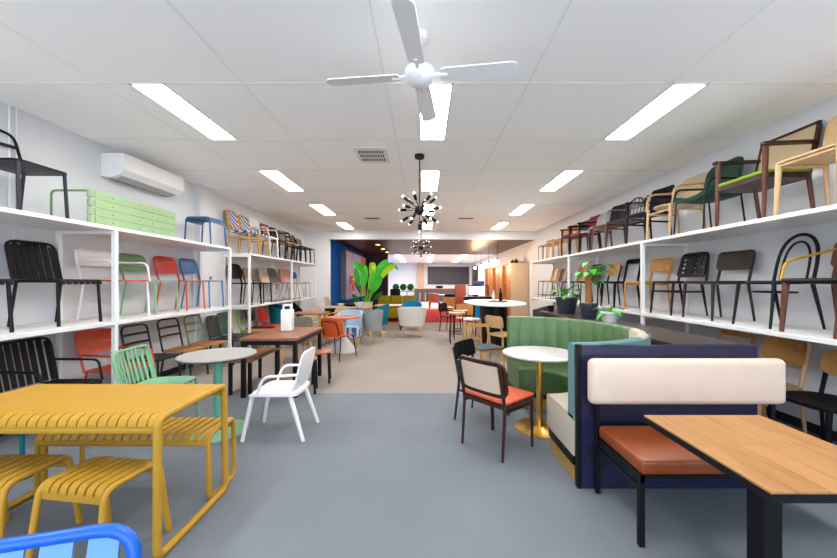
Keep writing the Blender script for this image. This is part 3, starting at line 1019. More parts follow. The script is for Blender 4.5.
# top shelf beyond the pilaster
ra = dict(lm='rattan', leg='taper', lr=.017, seat='slab', st=.03, sm='bistro', back='panel', bm='rattan', inset='bistro', rail=.1, tilt=.22, brc=.12, bt=.025)
L('golden rattan bistro chair with blue and white weave nearest the pilaster', 6.99, T2, group=G4, b0=.5, BH=.88, W=.42, **ra)
L('golden rattan bistro chair with blue and white weave beside the white armchair', 7.44, T2, group=G4, b0=.5, BH=.86, W=.42, **ra)
L('white metal armchair on the top shelf after the rattan chairs', 7.93, T2, group=G4, b0=.5, lm='white', sm='white', bm='white', arms='tube', am='white', back='hslats', leg='tube', lr=.016, post=False, BH=.93, W=.45, n=[(.7, .5)])
L('black chair with orange timber back on the top shelf after the white armchair', 8.43, T2, group=G4, lm='black', sm='black', bm='black', back='panel', inset='orange', BH=.84, W=.42, arms='tube', am='black')
L('black round shell chair with timber seat on the top shelf', 8.92, T2, group=G4, lm='blackw', sm='timberseat', bm='blackp', back='panel', b0=.5, brc=.12, BH=.84, W=.42)
L('olive grey upholstered chair with timber legs on the top shelf', 9.38, T2, group=G4, lm='black', sm='beech', bm='oliveg', back='panel', b0=.5, brc=.1, bt=.04, BH=.82, W=.42)
L('black ladder-backed wooden chair on the top shelf, after the olive chair', 9.83, T2, group=G4, lm='blackw', sm='blackw', bm='blackw', back='ladder', n=[(.6, .05), (.72, .05), (.83, .05)], BH=.88, W=.42, lr=.02)
L('black spindle-backed chair on the top shelf before the last grey one', 10.26, T2, group=G4, lm='blackw', sm='blackw', bm='blackw', back='spindle', post=False, BH=.82, W=.4)
L('grey low-backed metal chair with black legs at the far end of the top shelf', 10.68, T2, group=G4, lm='black', sm='black', bm='grey', back='panel', b0=.56, BH=.76, W=.4, leg='tube', lr=.011)
# lower shelf beyond the pilaster
L('big black wooden chair with round back on the lower shelf beside the pilaster', 7.08, B2, group=G5, lm='blackw', sm='blackw', bm='blackw', back='panel', b0=.53, brc=.1, BH=.84, W=.46, lr=.022, bow=.05)
L('tan wicker-backed chair with black frame on the lower shelf', 7.6, B2, group=G5, lm='blackw', sm='blackw', bm='canedark', back='panel', b0=.55, BH=.78, W=.42)
sl = dict(leg='sled', lm='chrome', lr=.007, seat='slab', post=False, back='shell', bow=.04, brc=.06, tilt=.2, BH=.82, W=.42)
L('beige upholstered chair with steel sled legs on the lower shelf', 8.22, B2, group=G5, sm='timberseat', bm='beige', bt=.03, **sl)
L('dark taupe upholstered chair with blue seat on the lower shelf', 8.7, B2, group=G5, sm='cobalt', bm='taupe', bt=.03, **sl)
L('terracotta pink upholstered chair on the lower shelf beside the dark taupe chair', 9.24, B2, dx=.06, group=G5, sm='pink', bm='pink', bt=.03, **{**sl, 'lm': 'pink'})
L('rose beige upholstered chair on the lower shelf after the terracotta one', 9.7, B2, group=G5, sm='rose', bm='rose', bt=.03, **{**sl, 'lm': 'rose'})
L('cobalt blue chair with low oval back at the far end of the lower shelf', 10.25, B2, group=G5, sm='cobalt', bm='cobalt', back='panel', b0=.56, brc=.08, lm='chrome', leg='tube', lr=.008, BH=.76, W=.42)
# floor beyond the pilaster
L('lime green framed chair with timber seat behind the timber dining table', 7.21, 0, group='chairs on the floor beyond the pilaster', dx=.12, lm='lime', sm='timberseat', bm='lime', back='bars', n=(.45,), leg='tube', lr=.014, post=False, BH=.86, W=.42)
L('dark slatted chair with cream uprights behind the lime green chair', 7.63, 0, group='chairs on the floor beyond the pilaster', lm='cream', sm='black', bm='dwal', back='panel', BH=.86, W=.34)
L('red plastic chair with rounded back behind the white carrier box', 8.05, 0, group='chairs on the floor beyond the pilaster', dx=.1, lm='oak', sm='red', bm='red', back='panel', b0=.5, brc=.12, bow=.06, BH=.84, W=.46)
tub('large teal armchair under the lower shelf behind the red chair', (-3.58, 8.65, 0), R(-90), 'petrol', lm='blackw', W=.6, D=.58, BH=.9, arm=.7, group='chairs on the floor beyond the pilaster')
tub('tall black curved lounge chair at the far shelf end', (-3.52, 9.72, 0), R(-70), 'blackw', lm='blackw', W=.54, D=.52, BH=.92, arm=.55, name='lounge_chair', group='chairs on the floor beyond the pilaster')

# top shelf, booth side
Rr('pale oak chair at the near end of the top shelf behind the booth', 2.88, T3, group=G6, lm='oakz', leg='taper', lr=.026, seat='slab', st=.02, sm='oak', rail=.015, back='panel', bm='oakz', b0=.53, brc=.11, BH=.92, SH=.49, W=.52, D=.48, bow=.05, dx=.0)
Rr('dark walnut armchair with cane back and lime green seat on the top shelf', 3.5, T3, group=G6, lm='walnut', leg='taper', lr=.027, xs=.0, seat='slab', sm='dwal', st=.05, pad='lgreen', pt=.035, back='panel', bm='dwal', inset='cane', b0=.54, brc=.02, BH=.93, W=.58, D=.46, arms='wood', am='dwal', ah=.73, tilt=.22, SH=.44, dx=.0, rs=.06, bow=.01)
Rr('dark green velvet chair with thin black legs and timber back strip on the top shelf', 4.13, T3, group=G6, lm='black', leg='tube', lr=.01, seat='bowl', sm='velvet', st=.045, post=False, back='shell', bm='velvet', bt=.035, brc=.14, bow=.06, BH=.88, W=.5, D=.48, arms='tube', am='black', ah=.58, dx=-.02)
Rr('pale bentwood armchair with cane seat and back on the top shelf', 4.7, T3, group=G6, lm='oakz', leg='taper', lr=.019, seat='round', sm='cane', back='panel', bm='cane', b0=.48, brc=.12, BH=.86, W=.5, D=.48, arms='bent', am='oak', ah=.66, rail=.06, post=False, tilt=.2)
Rr('dark grey solid-backed armchair on the top shelf behind the pale bentwood one', 5.25, T3, group=G6, dr=8, lm='blackw', leg='taper', lr=.02, seat='slab', sm='blackw', back='panel', bm='blackw', b0=.48, brc=.05, BH=.86, W=.42, D=.44, rail=.12, arms='post', am='blackw', ah=.66)
Rr('grey and brown spindle-backed armchair on the top shelf', 5.84, T3, group=G6, dr=18, lm='espresso', leg='taper', lr=.018, seat='slab', sm='espresso', back='spindle', bm='espresso', n=6, BH=.86, W=.44, D=.44, arms='bent', am='grey', ah=.66, post=False)
Rr('black shell chair with red-brown wooden legs on the top shelf', 6.38, T3, group=G6, dr=10, lm='walnut', leg='taper', lr=.02, seat='slab', sm='walnut', back='panel', bm='blackp', b0=.5, brc=.06, bow=.06, BH=.86, W=.42, post=False, rail=.06)
Rr('light grey shell chair with black legs on the top shelf', 6.86, T3, group=G6, lm='blackw', leg='taper', lr=.019, seat='bowl', sm='ltgrey', back='shell', bm='ltgrey', brc=.12, bow=.08, BH=.82, W=.46, post=False)
Rr('burgundy upholstered chair with black arms on the top shelf', 7.34, T3, group=G6, lm='blackw', leg='taper', lr=.02, seat='cushion', st=.06, sm='burg', back='panel', bm='burg', bt=.035, b0=.52, BH=.82, W=.46, arms='wood', am='blackw', ah=.65)
Rr('black armchair with burgundy seat pad on the top shelf', 7.83, T3, group=G6, lm='blackw', leg='taper', lr=.02, seat='slab', sm='blackw', pad='burg', back='panel', bm='blackp', b0=.52, BH=.8, W=.46, arms='wood', am='blackw', ah=.64)
Rr('honey beech chair with curved back on the top shelf beside the black and burgundy one', 8.34, T3, group=G6, lm='beech', leg='taper', lr=.018, seat='slab', sm='beech', back='shell', bm='beech', brc=.08, BH=.82, W=.44, post=False)
Rr('honey beech chair with grey seat pad, second beech chair on the top shelf', 8.83, T3, group=G6, lm='beech', leg='taper', lr=.018, seat='slab', sm='beech', pad='dgrey', back='panel', bm='beech', b0=.55, BH=.78, W=.44)
stool('timber-topped stool with thin black legs on the top shelf after the beech chairs', (3.42, 9.31, T3), R(90), lm='black', sm='beech', lr=.009, W=.36, D=.36, SH=.44, sp=.0)
stool('timber-topped stool with thin black legs at the far end of the top shelf', (3.42, 9.7, T3), R(90), lm='black', sm='timberseat', lr=.009, W=.36, D=.36, SH=.44, sp=.0)
# lower shelf, booth side
Rr('walnut chair with black seat and mustard metal arms at the lower shelf end', 2.82, B3, group=G7, lm='walnut', leg='taper', lr=.028, seat='cushion', sm='black', st=.05, rail=.0, back='panel', bm='walnut', b0=.56, BH=.8, SH=.47, W=.48, D=.48, arms='tube', am='mustm', ah=.72, adrop=.1, xs=-.01, dx=-.02, fs=.05)
Rr('black bentwood chair with looped back on the lower shelf', 3.36, B3, group=G7, lm='black', leg='taper', lr=.018, seat='round', sm='black', st=.035, back='bentwood', bm='black', post=False, BH=.9, W=.42, D=.42, tilt=.2, fs=.05, rs=.09)
Rr('espresso brown wooden chair with curved backrest on the lower shelf', 4.04, B3, group=G7, lm='espresso', leg='taper', lr=.02, seat='slab', sm='espresso', st=.035, back='panel', bm='espresso', b0=.58, brc=.05, BH=.8, W=.47, D=.45, fs=.02, rs=.06)
Rr('black metal chair with perforated back on the lower shelf', 4.65, B3, group=G7, lm='black', leg='taper', lr=.018, seat='slab', sm='black', st=.03, back='perforated', bm='black', b0=.5, post=False, BH=.82, W=.44, D=.43, rail=.11, fs=.04, rs=.06)
Rr('honey beech chair with curved top rail on the lower shelf beside the shelf post', 5.3, B3, group=G7, lm='beech', leg='taper', lr=.022, seat='slab', sm='beech', st=.025, rail=.02, back='panel', bm='beech', b0=.6, brc=.03, BH=.8, W=.46, D=.44)
Rr('black open-backed wooden chair on the lower shelf after the beech chair', 6.02, B3, group=G7, lm='blackw', leg='taper', lr=.024, seat='slab', sm='blackw', st=.035, back='ladder', bm='blackw', n=[(.8, .08)], BH=.86, W=.46, D=.44)
Rr('black chair with round timber backrest on the lower shelf', 6.58, B3, group=G7, lm='blackw', leg='taper', lr=.018, seat='slab', sm='blackw', back='panel', bm='beech', b0=.56, brc=.07, BH=.78, W=.42, D=.42)
Rr('black curved plywood chair on the lower shelf behind the tall plant', 7.25, B3, group=G7, lm='black', leg='tube', lr=.011, seat='slab', sm='blackp', back='shell', bm='blackp', brc=.07, BH=.82, W=.42, post=False)
Rr('walnut curved plywood chair with black seat on the lower shelf', 7.86, B3, group=G7, lm='black', leg='tube', lr=.011, seat='slab', sm='blackp', back='shell', bm='timberseat', brc=.07, BH=.82, W=.42, post=False)
Rr('dark plywood chair with pale seat and wire legs on the lower shelf', 8.9, B3, group=G7, lm='black', leg='sled', lr=.007, seat='slab', sm='oak', back='shell', bm='walnut', brc=.07, BH=.8, W=.42, post=False)
Rr('tall honey timber chair on thin black legs at the far end of the lower shelf', 9.5, B3, group=G7, lm='black', leg='tube', lr=.009, seat='slab', sm='walnut', back='shell', bm='beech', brc=.07, BH=.82, SH=.47, W=.42, post=False, foot=.08)
# floor, booth side
Rr('honey timber chair with thin top rail on the floor behind the navy partition', 4.05, 0, group=G8, lm='beech', leg='taper', lr=.02, seat='slab', sm='beech', back='ladder', bm='beech', n=[(.83, .05), (.62, .04)], BH=.87, W=.48)
Rr('pale oak chair with wide curved back on the floor behind the peach cushion', 3.47, 0, group=G8, lm='oakz', leg='taper', lr=.024, seat='slab', sm='oak', back='panel', bm='beech', b0=.62, brc=.09, BH=.89, W=.43, bow=.05, dx=-.02)
Rr('black round-seated chair with honey timber back on the floor beside the bench', 2.92, 0, group=G8, lm='blackw', leg='taper', lr=.022, seat='slab', src=.16, sm='blackw', st=.03, back='panel', bm='beech', b0=.62, brc=.08, BH=.84, W=.5, D=.5, dx=-.02)
# ------------------------------------------------------------------ yellow outdoor set
YG = 'yellow metal outdoor set'
t = thing('outdoor_table', 'long yellow metal table with rolled slatted edge', 'table', (-2.012, 2.10, 0))
W_, D_ = 1.25, .62
m = MB()
slat_deck(m, W_, D_, .75, 24, gap=.14, drop=.06, t=.012)
m.build('slatted_edge', 'yellow', t, ang=50)
MB().bx(-W_ / 2 + .02, W_ / 2 - .02, -D_ / 2 + .055, D_ / 2 - .055, .741, .7525, .002).build('tabletop', 'yellow', t, smooth=False)
for sx in (-1, 1):
    x = sx * (W_ / 2 - .004)
    MB().tube([(x, -D_ / 2 + .012, .735), (x + sx * .012, -D_ / 2 - .008, .021), (x + sx * .012, D_ / 2 - .012, .021), (x, D_ / 2 - .012, .735)], .021, closed=True, fil=.05, seg=10).build('leg', 'yellow', t)
t = thing('outdoor_bench', 'yellow slatted bench pushed under the far side of the yellow table', 'bench', (-1.985, 2.425, 0))
m = MB()
slat_deck(m, 1.14, .32, .45, 20, gap=.3, drop=.05, t=.01)
m.build('slatted_seat', 'yellow', t, ang=50)
for sx in (-1, 1):
    x = sx * .562
    MB().tube([(x, -.15, .438), (x + sx * .006, -.15, .017), (x + sx * .006, .15, .017), (x, .15, .438)], .016, closed=True, fil=.05, seg=8).build('leg', 'yellow', t)
stool('yellow slatted stool beside the tall leg frame of the yellow table', (-1.715, 1.845, 0), R(-8), W=.36, D=.3, SH=.45, lm='yellow', sm='yellow', seat='slats', sn=7, lr=.016, sp=.045, group='yellow slatted stools')
stool('yellow slatted stool cut off by the photo edge in front of the bench', (-2.30, 1.875, 0), R(0), W=.4, D=.32, SH=.45, lm='yellow', sm='yellow', seat='slats', sn=7, lr=.016, sp=.045, group='yellow slatted stools')
# blue chair, only the top of its back shows
t = thing('garden_chair', 'bright blue tube chair with wide light blue back slats', 'chair', (-.975, .585, 0), R(195))
m = MB()
pb = lambda x, z: (x, -.22 - .25 * max(0, z - .45), z)
m.tube([pb(-.28, .36), pb(-.275, .782), pb(.275, .782), pb(.28, .36)], .017, fil=.09, seg=10)
bo = m.build('backrest', 'bblue', t)
m = MB()
for k in range(5):
    x = -.205 + .1025 * k
    m.sheet(.07, .372, lambda a, b, x=x: (x + a, pb(0, .42 + b)[1] + .002, .405 + b), .008, 0, nu=2, nv=2)
m.build('back_slats', 'lblue', bo)
m = MB()
for k in range(5):
    x = -.205 + .1025 * k
    m.bx(x - .035, x + .035, -.2, .22, .432, .44, .002)
m.build('seat_slats', 'lblue', t)
MB().tube([(-.28, -.2, .425), (-.28, .22, .425), (.28, .22, .425), (.28, -.2, .425)], .015, closed=True, fil=.05).build('seat_frame', 'bblue', t)
for sx in (-1, 1):
    MB().tube([(sx * .28, .2, .42), (sx * .29, .23, .004)], .015).build('leg', 'bblue', t)
    MB().tube([(sx * .28, -.2, .42), (sx * .29, -.25, .004)], .015).build('leg', 'bblue', t)

# ------------------------------------------------------------------ white armchair, round table, mint chair
t = thing('armchair', 'white plastic armchair with perforated-looking solid back beside the round table', 'chair', (-1.385, 3.345, 0), R(90))
t['label'] = 'white plastic armchair standing alone on the carpet beside the timber table'
for sx in (-1, 1):
    MB().tube([(sx * .175, .19, .405), (sx * .215, .265, .003)], .021, seg=10, r2=.017).build('leg', 'plastic', t)
    MB().tube([(sx * .215, -.29, .003), (sx * .185, -.16, .40)], .017, seg=10, r2=.022).build('leg', 'plastic', t)
    MB().tube([(sx * .195, -.235, .6), (sx * .225, .07, .59), (sx * .215, .13, .43)], .013, fil=.07, seg=10).build('armrest', 'plastic', t)
MB().sheet(.44, .45, lambda a, b: (a, b - .22, .435 - .012 * (1 - (a / .22) ** 2) - .02 * max(0, (b - .36) / .09) ** 2), .026, .06, nu=10).build('seat', 'plastic', t)
def wb(a, b):
    z = .44 + b
    return (a, -.2 - .33 * b + .22 * a * a + .03 * (b / .36) ** 2, z)
MB().sheet(.42, .36, wb, .016, .1, rb=.05, nu=10, nv=8, taper=.94).build('backrest', 'plastic', t)
MB().tube([(-.18, -.17, .425), (-.19, .19, .42), (.19, .19, .42), (.18, -.17, .425)], .014, fil=.05).build('seat_frame', 'plastic', t)

t = thing('round_table', 'round grey-topped table on a mint green pedestal', 'table', (-2.005, 3.36, 0))
MB().lathe([(0, .722), (.325, .722), (.34, .728), (.34, .738), (0, .738)], seg=48).build('edge_band', 'char', t)
MB().lathe([(0, .738), (.338, .738), (.338, .75), (0, .75)], seg=48).build('tabletop', 'concrete', t)
MB().lathe([(0, .0), (.27, 0), (.27, .008), (.05, .016), (.0, .016)], seg=40).build('base', 'mint', t)
MB().lathe([(0, .012), (.04, .012), (.04, .722), (0, .722)], seg=24).build('pedestal', 'tealm', t)
chair('mint green slatted metal chair facing the round table', (-2.60, 3.42, 0), R(-84), W=.5, D=.46, SH=.45, BH=.795, sw=.5, lm='mint', sm='mint', bm='mint', leg='tube', lr=.012, post=False, seat='slab', st=.014, src=.12, back='vslats', n=9, tilt=.25, bow=.05)
# teal pedestal glimpsed behind the stools
t = thing('pedestal_stool', 'teal pedestal stool mostly hidden behind the yellow set', 'stool', (-2.98, 2.56, 0))
MB().lathe([(0, .0), (.06, 0), (.06, .01), (.03, .02), (0, .02)], seg=24).build('base', 'dgreen', t)
MB().lathe([(0, .02), (.014, .02), (.014, .42), (0, .42)], seg=12).build('post', 'petrol', t)
MB().lathe([(0, .415), (.14, .415), (.15, .43), (.14, .45), (0, .45)], seg=24).build('seat', 'petrol', t)

# ------------------------------------------------------------------ timber dining table, its bench, stools and the carrier
t = thing('dining_table', 'brown timber dining table with black square legs', 'table', (-1.94, 4.835, 0))
MB().bx(-.36, .36, -.54, .54, .715, .75, .004).build('tabletop', 'timbertable', t)
MB().bx(-.34, .34, -.52, -.5, .66, .715).bx(-.34, .34, .5, .52, .66, .715).bx(-.34, -.32, -.5, .5, .66, .715).bx(.32, .34, -.5, .5, .66, .715).build('apron', 'black', t, smooth=False)
for sx in (-1, 1):
    for sy in (-1, 1):
        MB().bx(sx * .325 - .025, sx * .325 + .025, sy * .505 - .025, sy * .505 + .025, .002, .715, .003).build('leg', 'black', t)
t = thing('timber_bench', 'brown timber bench with black legs beside the dining table', 'bench', (-2.36, 4.83, 0))
MB().bx(-.16, .16, -.45, .45, .42, .45, .004).build('seat', 'timbertable', t)
for sx in (-1, 1):
    for sy in (-1, 1):
        MB().bx(sx * .125 - .02, sx * .125 + .02, sy * .4 - .02, sy * .4 + .02, .002, .42, .003).build('leg', 'black', t)
for y, x, l in ((4.56, -1.52, 'the one partly behind the white armchair'), (5.02, -1.46, 'the one farther along the table')):
    stool(f'round orange-topped stool beside the timber dining table, {l}', (x - .03, y, 0), R(12), W=.27, D=.27, SH=.45, lm='black', sm='terra', seat='round', lr=.018, sp=.02, group='round orange-topped stools')
t = thing('carrier_box', 'white upright carrier box with slotted handle on the dining table', 'box', (-1.95, 4.93, .751))
MB().box((0, 0, .155), (.155, .11, .306), .012, 3).build('body', 'plastic', t)
MB().tube([(-.052, 0, .3), (-.052, 0, .37), (.052, 0, .37), (.052, 0, .3)], .018, fil=.02, seg=8).build('handle', 'plastic', t)
MB().box((0, -.002, .33), (.075, .03, .043), .004).build('grip_insert', 'char', t)

# ------------------------------------------------------------------ booth
t = thing('booth', 'round upholstered booth with green channelled back and cream near seat', 'booth', (1.075, 3.472, 0))
def ring(m, a0, a1, ri, ro, z0, z1, n, chan=0, cn=0, top=.02):
    vs, fs = [], []
    for k in range(n + 1):
        a = a0 + (a1 - a0) * k / n
        c, s = math.cos(a), math.sin(a)
        d = chan * abs(math.sin(cn * (a - a0))) ** .45 if chan else 0
        prof = [(ri + chan - d, z0), (ri + chan - d, z1 - top), (ri + chan - d + top * .6, z1 - top * .2), (ri + top * 1.6, z1), (ro - top, z1), (ro, z1 - top), (ro, z0)]
        for r_, z in prof:
            vs.append((r_ * c, r_ * s, z))
    q = 7
    for k in range(n):
        for i in range(q):
            j = (i + 1) % q
            fs.append((k * q + i, k * q + j, k * q + q + j, k * q + q + i))
    fs.append(list(range(q)))
    fs.append([n * q + i for i in range(q)])
    m.add(vs, fs)
    return m
RO, RI = 1.0, .895
ring(MB(), R(90), R(-10), RI, RO, .46, 1.01, 144, .018, 11 * PI / R(100), .025).build('green_backrest', 'greenl', t, ang=60)
ring(MB(), R(-10), R(-48), RI + .002, RO - .001, .46, 1.008, 30, .01, 6 * PI / R(38), .025).build('cream_backrest', 'cream', t, ang=60)
ring(MB(), R(-48), R(-90), RI + .002, RO - .001, .46, 1.008, 40, 0, 0, .025).build('teal_backrest', 'teal', t, ang=60)
ring(MB(), R(-19), R(-90), RO - .001, RO + .008, .46, 1.0, 60, 0, 0, .006).build('teal_outer_cover', 'teal', t, ang=60)
ring(MB(), R(90), R(-40), .43, RO - .004, .2, .475, 80, 0, 0, .03).build('green_seat', 'greend', t, ang=50)
ring(MB(), R(-40), R(-90), .45, RO - .004, .2, .48, 40, 0, 0, .02).build('cream_seat', 'cream', t, ang=50)
ring(MB(), R(90), R(-90), .50, RO - .02, .13, .2, 80, 0, 0, .004).build('black_plinth', 'black', t, ang=50)
ring(MB(), R(89), R(-89), .52, RO - .03, .002, .13, 80, 0, 0, .004).build('timber_base', 'basewood', t, ang=50)
t = thing('round_table', 'round white marble table on a polished brass pedestal inside the booth', 'table', (1.15, 3.43, 0))
MB().lathe([(0, .73), (.345, .73), (.36, .736), (.36, .748), (.356, .75), (0, .75)], seg=56).build('tabletop', 'marble', t)
MB().lathe([(0, 0), (.24, 0), (.24, .008), (.06, .018), (.03, .03), (0, .03)], seg=48).build('base', 'brass', t)
MB().lathe([(0, .02), (.03, .02), (.03, .73), (0, .73)], seg=24).build('pedestal', 'brass', t)
# ---- loose chairs at the booth
def cafe(label, p1, p2, d, lm, bm, sm, inset, pad):
    w = math.hypot(p2[0] - p1[0], p2[1] - p1[1])
    mx, my = (p1[0] + p2[0]) / 2, (p1[1] + p2[1]) / 2
    f = Vector((-(p2[1] - p1[1]), p2[0] - p1[0])) / w
    cx, cy = mx + f.x * d / 2, my + f.y * d / 2
    rot = math.atan2(f.y, f.x) - PI / 2
    return chair(label, (cx, cy, 0), rot, W=w + .06, D=d - .0, SH=.45, BH=.8, lm=lm, leg='taper', lr=.019, fs=.015, rs=.03, xs=0, seat='slab', sm=lm, st=.03, pad=pad, pt=.03, back='panel', bm=bm, inset=inset, b0=.5, brc=.07, bt=.024, bow=.03, tilt=.2, bw=1.02, rail=.03)
cafe('dark walnut chair with orange seat and cream back at the booth', (.345, 3.10), (.63, 2.765), .44, 'dwal', 'dwal', 'dwal', 'creamb', 'orangeseat')
chair('navy black wooden chair with short curved back, behind the orange-seated chair', (.63, 3.68, 0), R(-124), W=.45, D=.42, SH=.46, BH=.8, lm='nblack', leg='taper', lr=.019, fs=.02, rs=.05, seat='slab', sm='blackw', st=.025, back='panel', bm='blackw', b0=.62, brc=.04, tilt=.2, bow=.03, rail=.12)
# ---- navy partition, bench, oak table
t = thing('partition_panel', 'navy stained timber partition between the bench and the booth', 'panel', (1.075, 2.415, 0))
MB().bx(.028, 1.262, 0, .04, .002, 1.005, .003).build('panel', 'navy', t)
MB().bx(0, .027, -.002, .042, .002, 1.012, .003).build('end_trim', 'black', t)
t = thing('upholstered_bench', 'bench with tan leather seat and long peach backrest', 'bench', (1.17, 1.88, 0))
MB().box((.62, .225, .44), (1.22, .47, .085), .022, 4).build('seat', 'tan', t)
MB().bx(.01, 1.23, .0, .45, .375, .395, .002).bx(.01, .035, .0, .45, .355, .376).bx(1.205, 1.23, 0, .45, .355, .376).build('seat_frame', 'black', t)
MB().box((.585, .435, .785), (1.305, .085, .305), .04, 5).build('backrest', 'peach', t)
for x in (.022, 1.218):
    MB().bx(x - .015, x + .015, .0, .03, .002, .4, .002).build('leg', 'black', t, smooth=False)
    MB().bx(x - .015, x + .015, .475, .502, .002, .8, .002).build('leg', 'black', t, smooth=False)
    MB().bx(x - .01, x + .01, .03, .475, .3, .32, .002).build('side_rail', 'black', t, smooth=False)
t = thing('cafe_table', 'square oak-topped table with black edge in front of the bench', 'table', (1.462, 1.483, 0))
MB().bx(-.305, .305, -.333, .333, .742, .75, .001).build('tabletop', 'tabletop', t)
MB().bx(-.306, .306, -.334, .334, .712, .742, .001).build('edge_band', 'black', t, smooth=False)
MB().bx(-.04, .04, -.04, .04, .012, .712, .003).build('pedestal', 'black', t, smooth=False)
MB().bx(-.22, .22, -.22, .22, .002, .012, .002).build('base', 'black', t, smooth=False)

# ------------------------------------------------------------------ dark console with the potted plants
t = thing('console_table', 'dark brown timber console standing behind the booth', 'console', (2.5, 4.95, 0))
MB().bx(-.28, .34, -1.9, 1.65, .86, .9, .004).build('top', 'darkpanel', t)
MB().bx(-.24, .3, -1.84, 1.6, .1, .86, .004).build('cabinet', 'darkpanel', t)
MB().bx(-.2, .26, -1.8, 1.56, .002, .1).build('plinth', 'black', t)
def leaf(m, base, d, ln, w, droop=.4, n=5):
    d = Vector(d).normalized()
    side = d.cross(Vector((0, 0, 1)))
    side = side.normalized() if side.length > .01 else Vector((1, 0, 0))
    base = Vector(base)
    vs, fs = [], []
    for i in range(n + 1):
        u = i / n
        p = base + d * ln * u + Vector((0, 0, -droop * ln * u * u))
        hw = w / 2 * math.sin(PI * min(.97, .06 + .94 * u)) ** .8
        up = Vector((0, 0, 1))
        vs += [p - side * hw + up * .12 * hw * 2, p, p + side * hw + up * .12 * hw * 2]
    for i in range(n):
        o = i * 3
        fs += [(o, o + 1, o + 4, o + 3), (o + 1, o + 2, o + 5, o + 4)]
    k = len(vs)
    vs2 = [v - Vector((0, 0, .003)) for v in vs]
    m.add(vs + vs2, fs + [tuple(i + k for i in reversed(f)) for f in fs])
def potplant(label, x, y, z, r, h, pm, kind, rnd):
    t = thing('potted_plant', label, 'potted plant', (x, y, z))
    MB().lathe([(0, 0), (r * .72, 0), (r, h), (r * 1.03, h), (r * 1.03, h - .03), (r * .9, h - .03), (0, h - .03)], seg=28).build('pot', pm, t)
    MB().lathe([(0, h - .029), (r * .9, h - .029), (r * .6, h - .02), (0, h - .018)], seg=20).build('soil', 'soil', t)
    if kind == 'bush':
        for k in range(16):
            a = rnd.uniform(0, 2 * PI); e = rnd.uniform(.2, 1.2); q = rnd.uniform(.1, .8) * r
            m = MB()
            p = Vector((q * math.cos(a), q * math.sin(a), h - .02))
            tip = p + Vector((math.cos(a) * .1 * (1.4 - e), math.sin(a) * .1 * (1.4 - e), rnd.uniform(.03, .2)))
            m.tube([p, tip], .004, seg=5)
            leaf(m, tip, (math.cos(a), math.sin(a), .3 * e), rnd.uniform(.12, .17), rnd.uniform(.08, .12), .5)
            m.build('leaf', 'leaf', t, ang=60)
    elif kind == 'tall':
        MB().tube([(0, 0, h - .03), (.0, 0, h + .44)], .05, seg=10, r2=.045).build('moss_pole', 'bark', t)
        for k in range(14):
            a = rnd.uniform(0, 2 * PI)
            zz = h + rnd.uniform(.02, .5) if k < 9 else h + rnd.uniform(.4, .62)
            p = Vector((.03 * math.cos(a), .03 * math.sin(a), zz))
            tip = p + Vector((math.cos(a) * .09 + (.12 if k > 8 else -.02), math.sin(a) * .08, .04))
            m = MB().tube([p, tip], .005, seg=5)
            leaf(m, tip, (math.cos(a), math.sin(a), .2), rnd.uniform(.13, .18), rnd.uniform(.09, .12), .7)
            m.build('leaf', 'leaf', t, ang=60)
    else:
        for k, (a, ln, e) in enumerate(((.35, .3, .35), (2.9, .26, .4), (-.5, .24, -.3), (3.5, .24, -.2), (1.6, .2, .5), (-1.4, .22, .0))):
            m = MB()
            leaf(m, (0, 0, h), (math.cos(a), math.sin(a), .25 + e), ln, .085, .5)
            m.build('leaf', 'leaf', t, ang=60)
        MB().tube([(0, 0, h - .02), (.03, 0, h + .07)], .012, seg=6).build('stem', 'bark', t)
rn = random.Random(11)
potplant('leafy plant in a wide dark pot on the console beyond the booth', 2.5, 6.05, .901, .19, .28, 'potb', 'bush', rn)
potplant('climbing plant on a brown pole in a smaller dark pot', 2.52, 5.28, .901, .135, .22, 'potb', 'tall', rn)
potplant('low orchid with strap leaves in a white pot on the console', 2.56, 4.75, .901, .13, .15, 'potw', 'orchid', rn)
t = thing('mug', 'dark wire-handled mug beside the wide dark pot', 'mug', (2.36, 6.42, .901))
MB().lathe([(0, 0), (.05, 0), (.055, .11), (.048, .11), (.045, .012), (0, .012)], seg=20).build('body', 'blackw', t)
MB().tube([(-.05, 0, .09), (-.11, 0, .09), (-.11, 0, .02), (-.05, 0, .025)], .008, fil=.03).build('handle', 'blackw', t)

# ------------------------------------------------------------------ middle of the room, beyond the dining table
MG = 'chairs in the middle of the room'
t = chair('orange-brown moulded chair with black tube frame, its back to the camera', (-1.66, 6.6, 0), R(-22), W=.5, D=.46, SH=.44, BH=.79, lm='char', leg='tube', lr=.012, seat='bowl', sm='orange', st=.014, post=False, back='shell', bm='orange', brc=.1, bow=.06, tilt=.15, fs=.08, rs=.08, xs=.03)
MB().tube([(-.17, -.16, .42), (-.17, -.27, .72), (.17, -.27, .72), (.17, -.16, .42)], .012, fil=.06).build('back_frame', 'char', t)
t = thing('round_table', 'round terracotta-topped table on a white conical base', 'table', (-1.68, 7.22, 0))
MB().lathe([(0, .7), (.34, .7), (.35, .71), (.35, .725), (0, .725)], seg=40).build('tabletop', 'terra', t)
MB().lathe([(0, 0), (.27, 0), (.27, .02), (.09, .26), (.05, .32), (.05, .7), (0, .7)], seg=32).build('base', 'cone', t)
t = tub('pale blue tub chair with blue and white chevron front and yellow legs', (-1.7, 7.95, 0), R(175), 'paleblue', lm='yellow', W=.58, D=.54, BH=.8, arm=.66, seatm='paleblue')
MB().lathe([(0, .2), (.235, .2), (.245, .22), (.245, .425), (0, .425)], seg=28).build('skirt', 'chevron', t)
tub('light grey tub chair with pale timber legs beside the terracotta-topped table', (-1.24, 8.32, 0), R(40), 'tub', W=.52, D=.52, BH=.8, arm=.62)
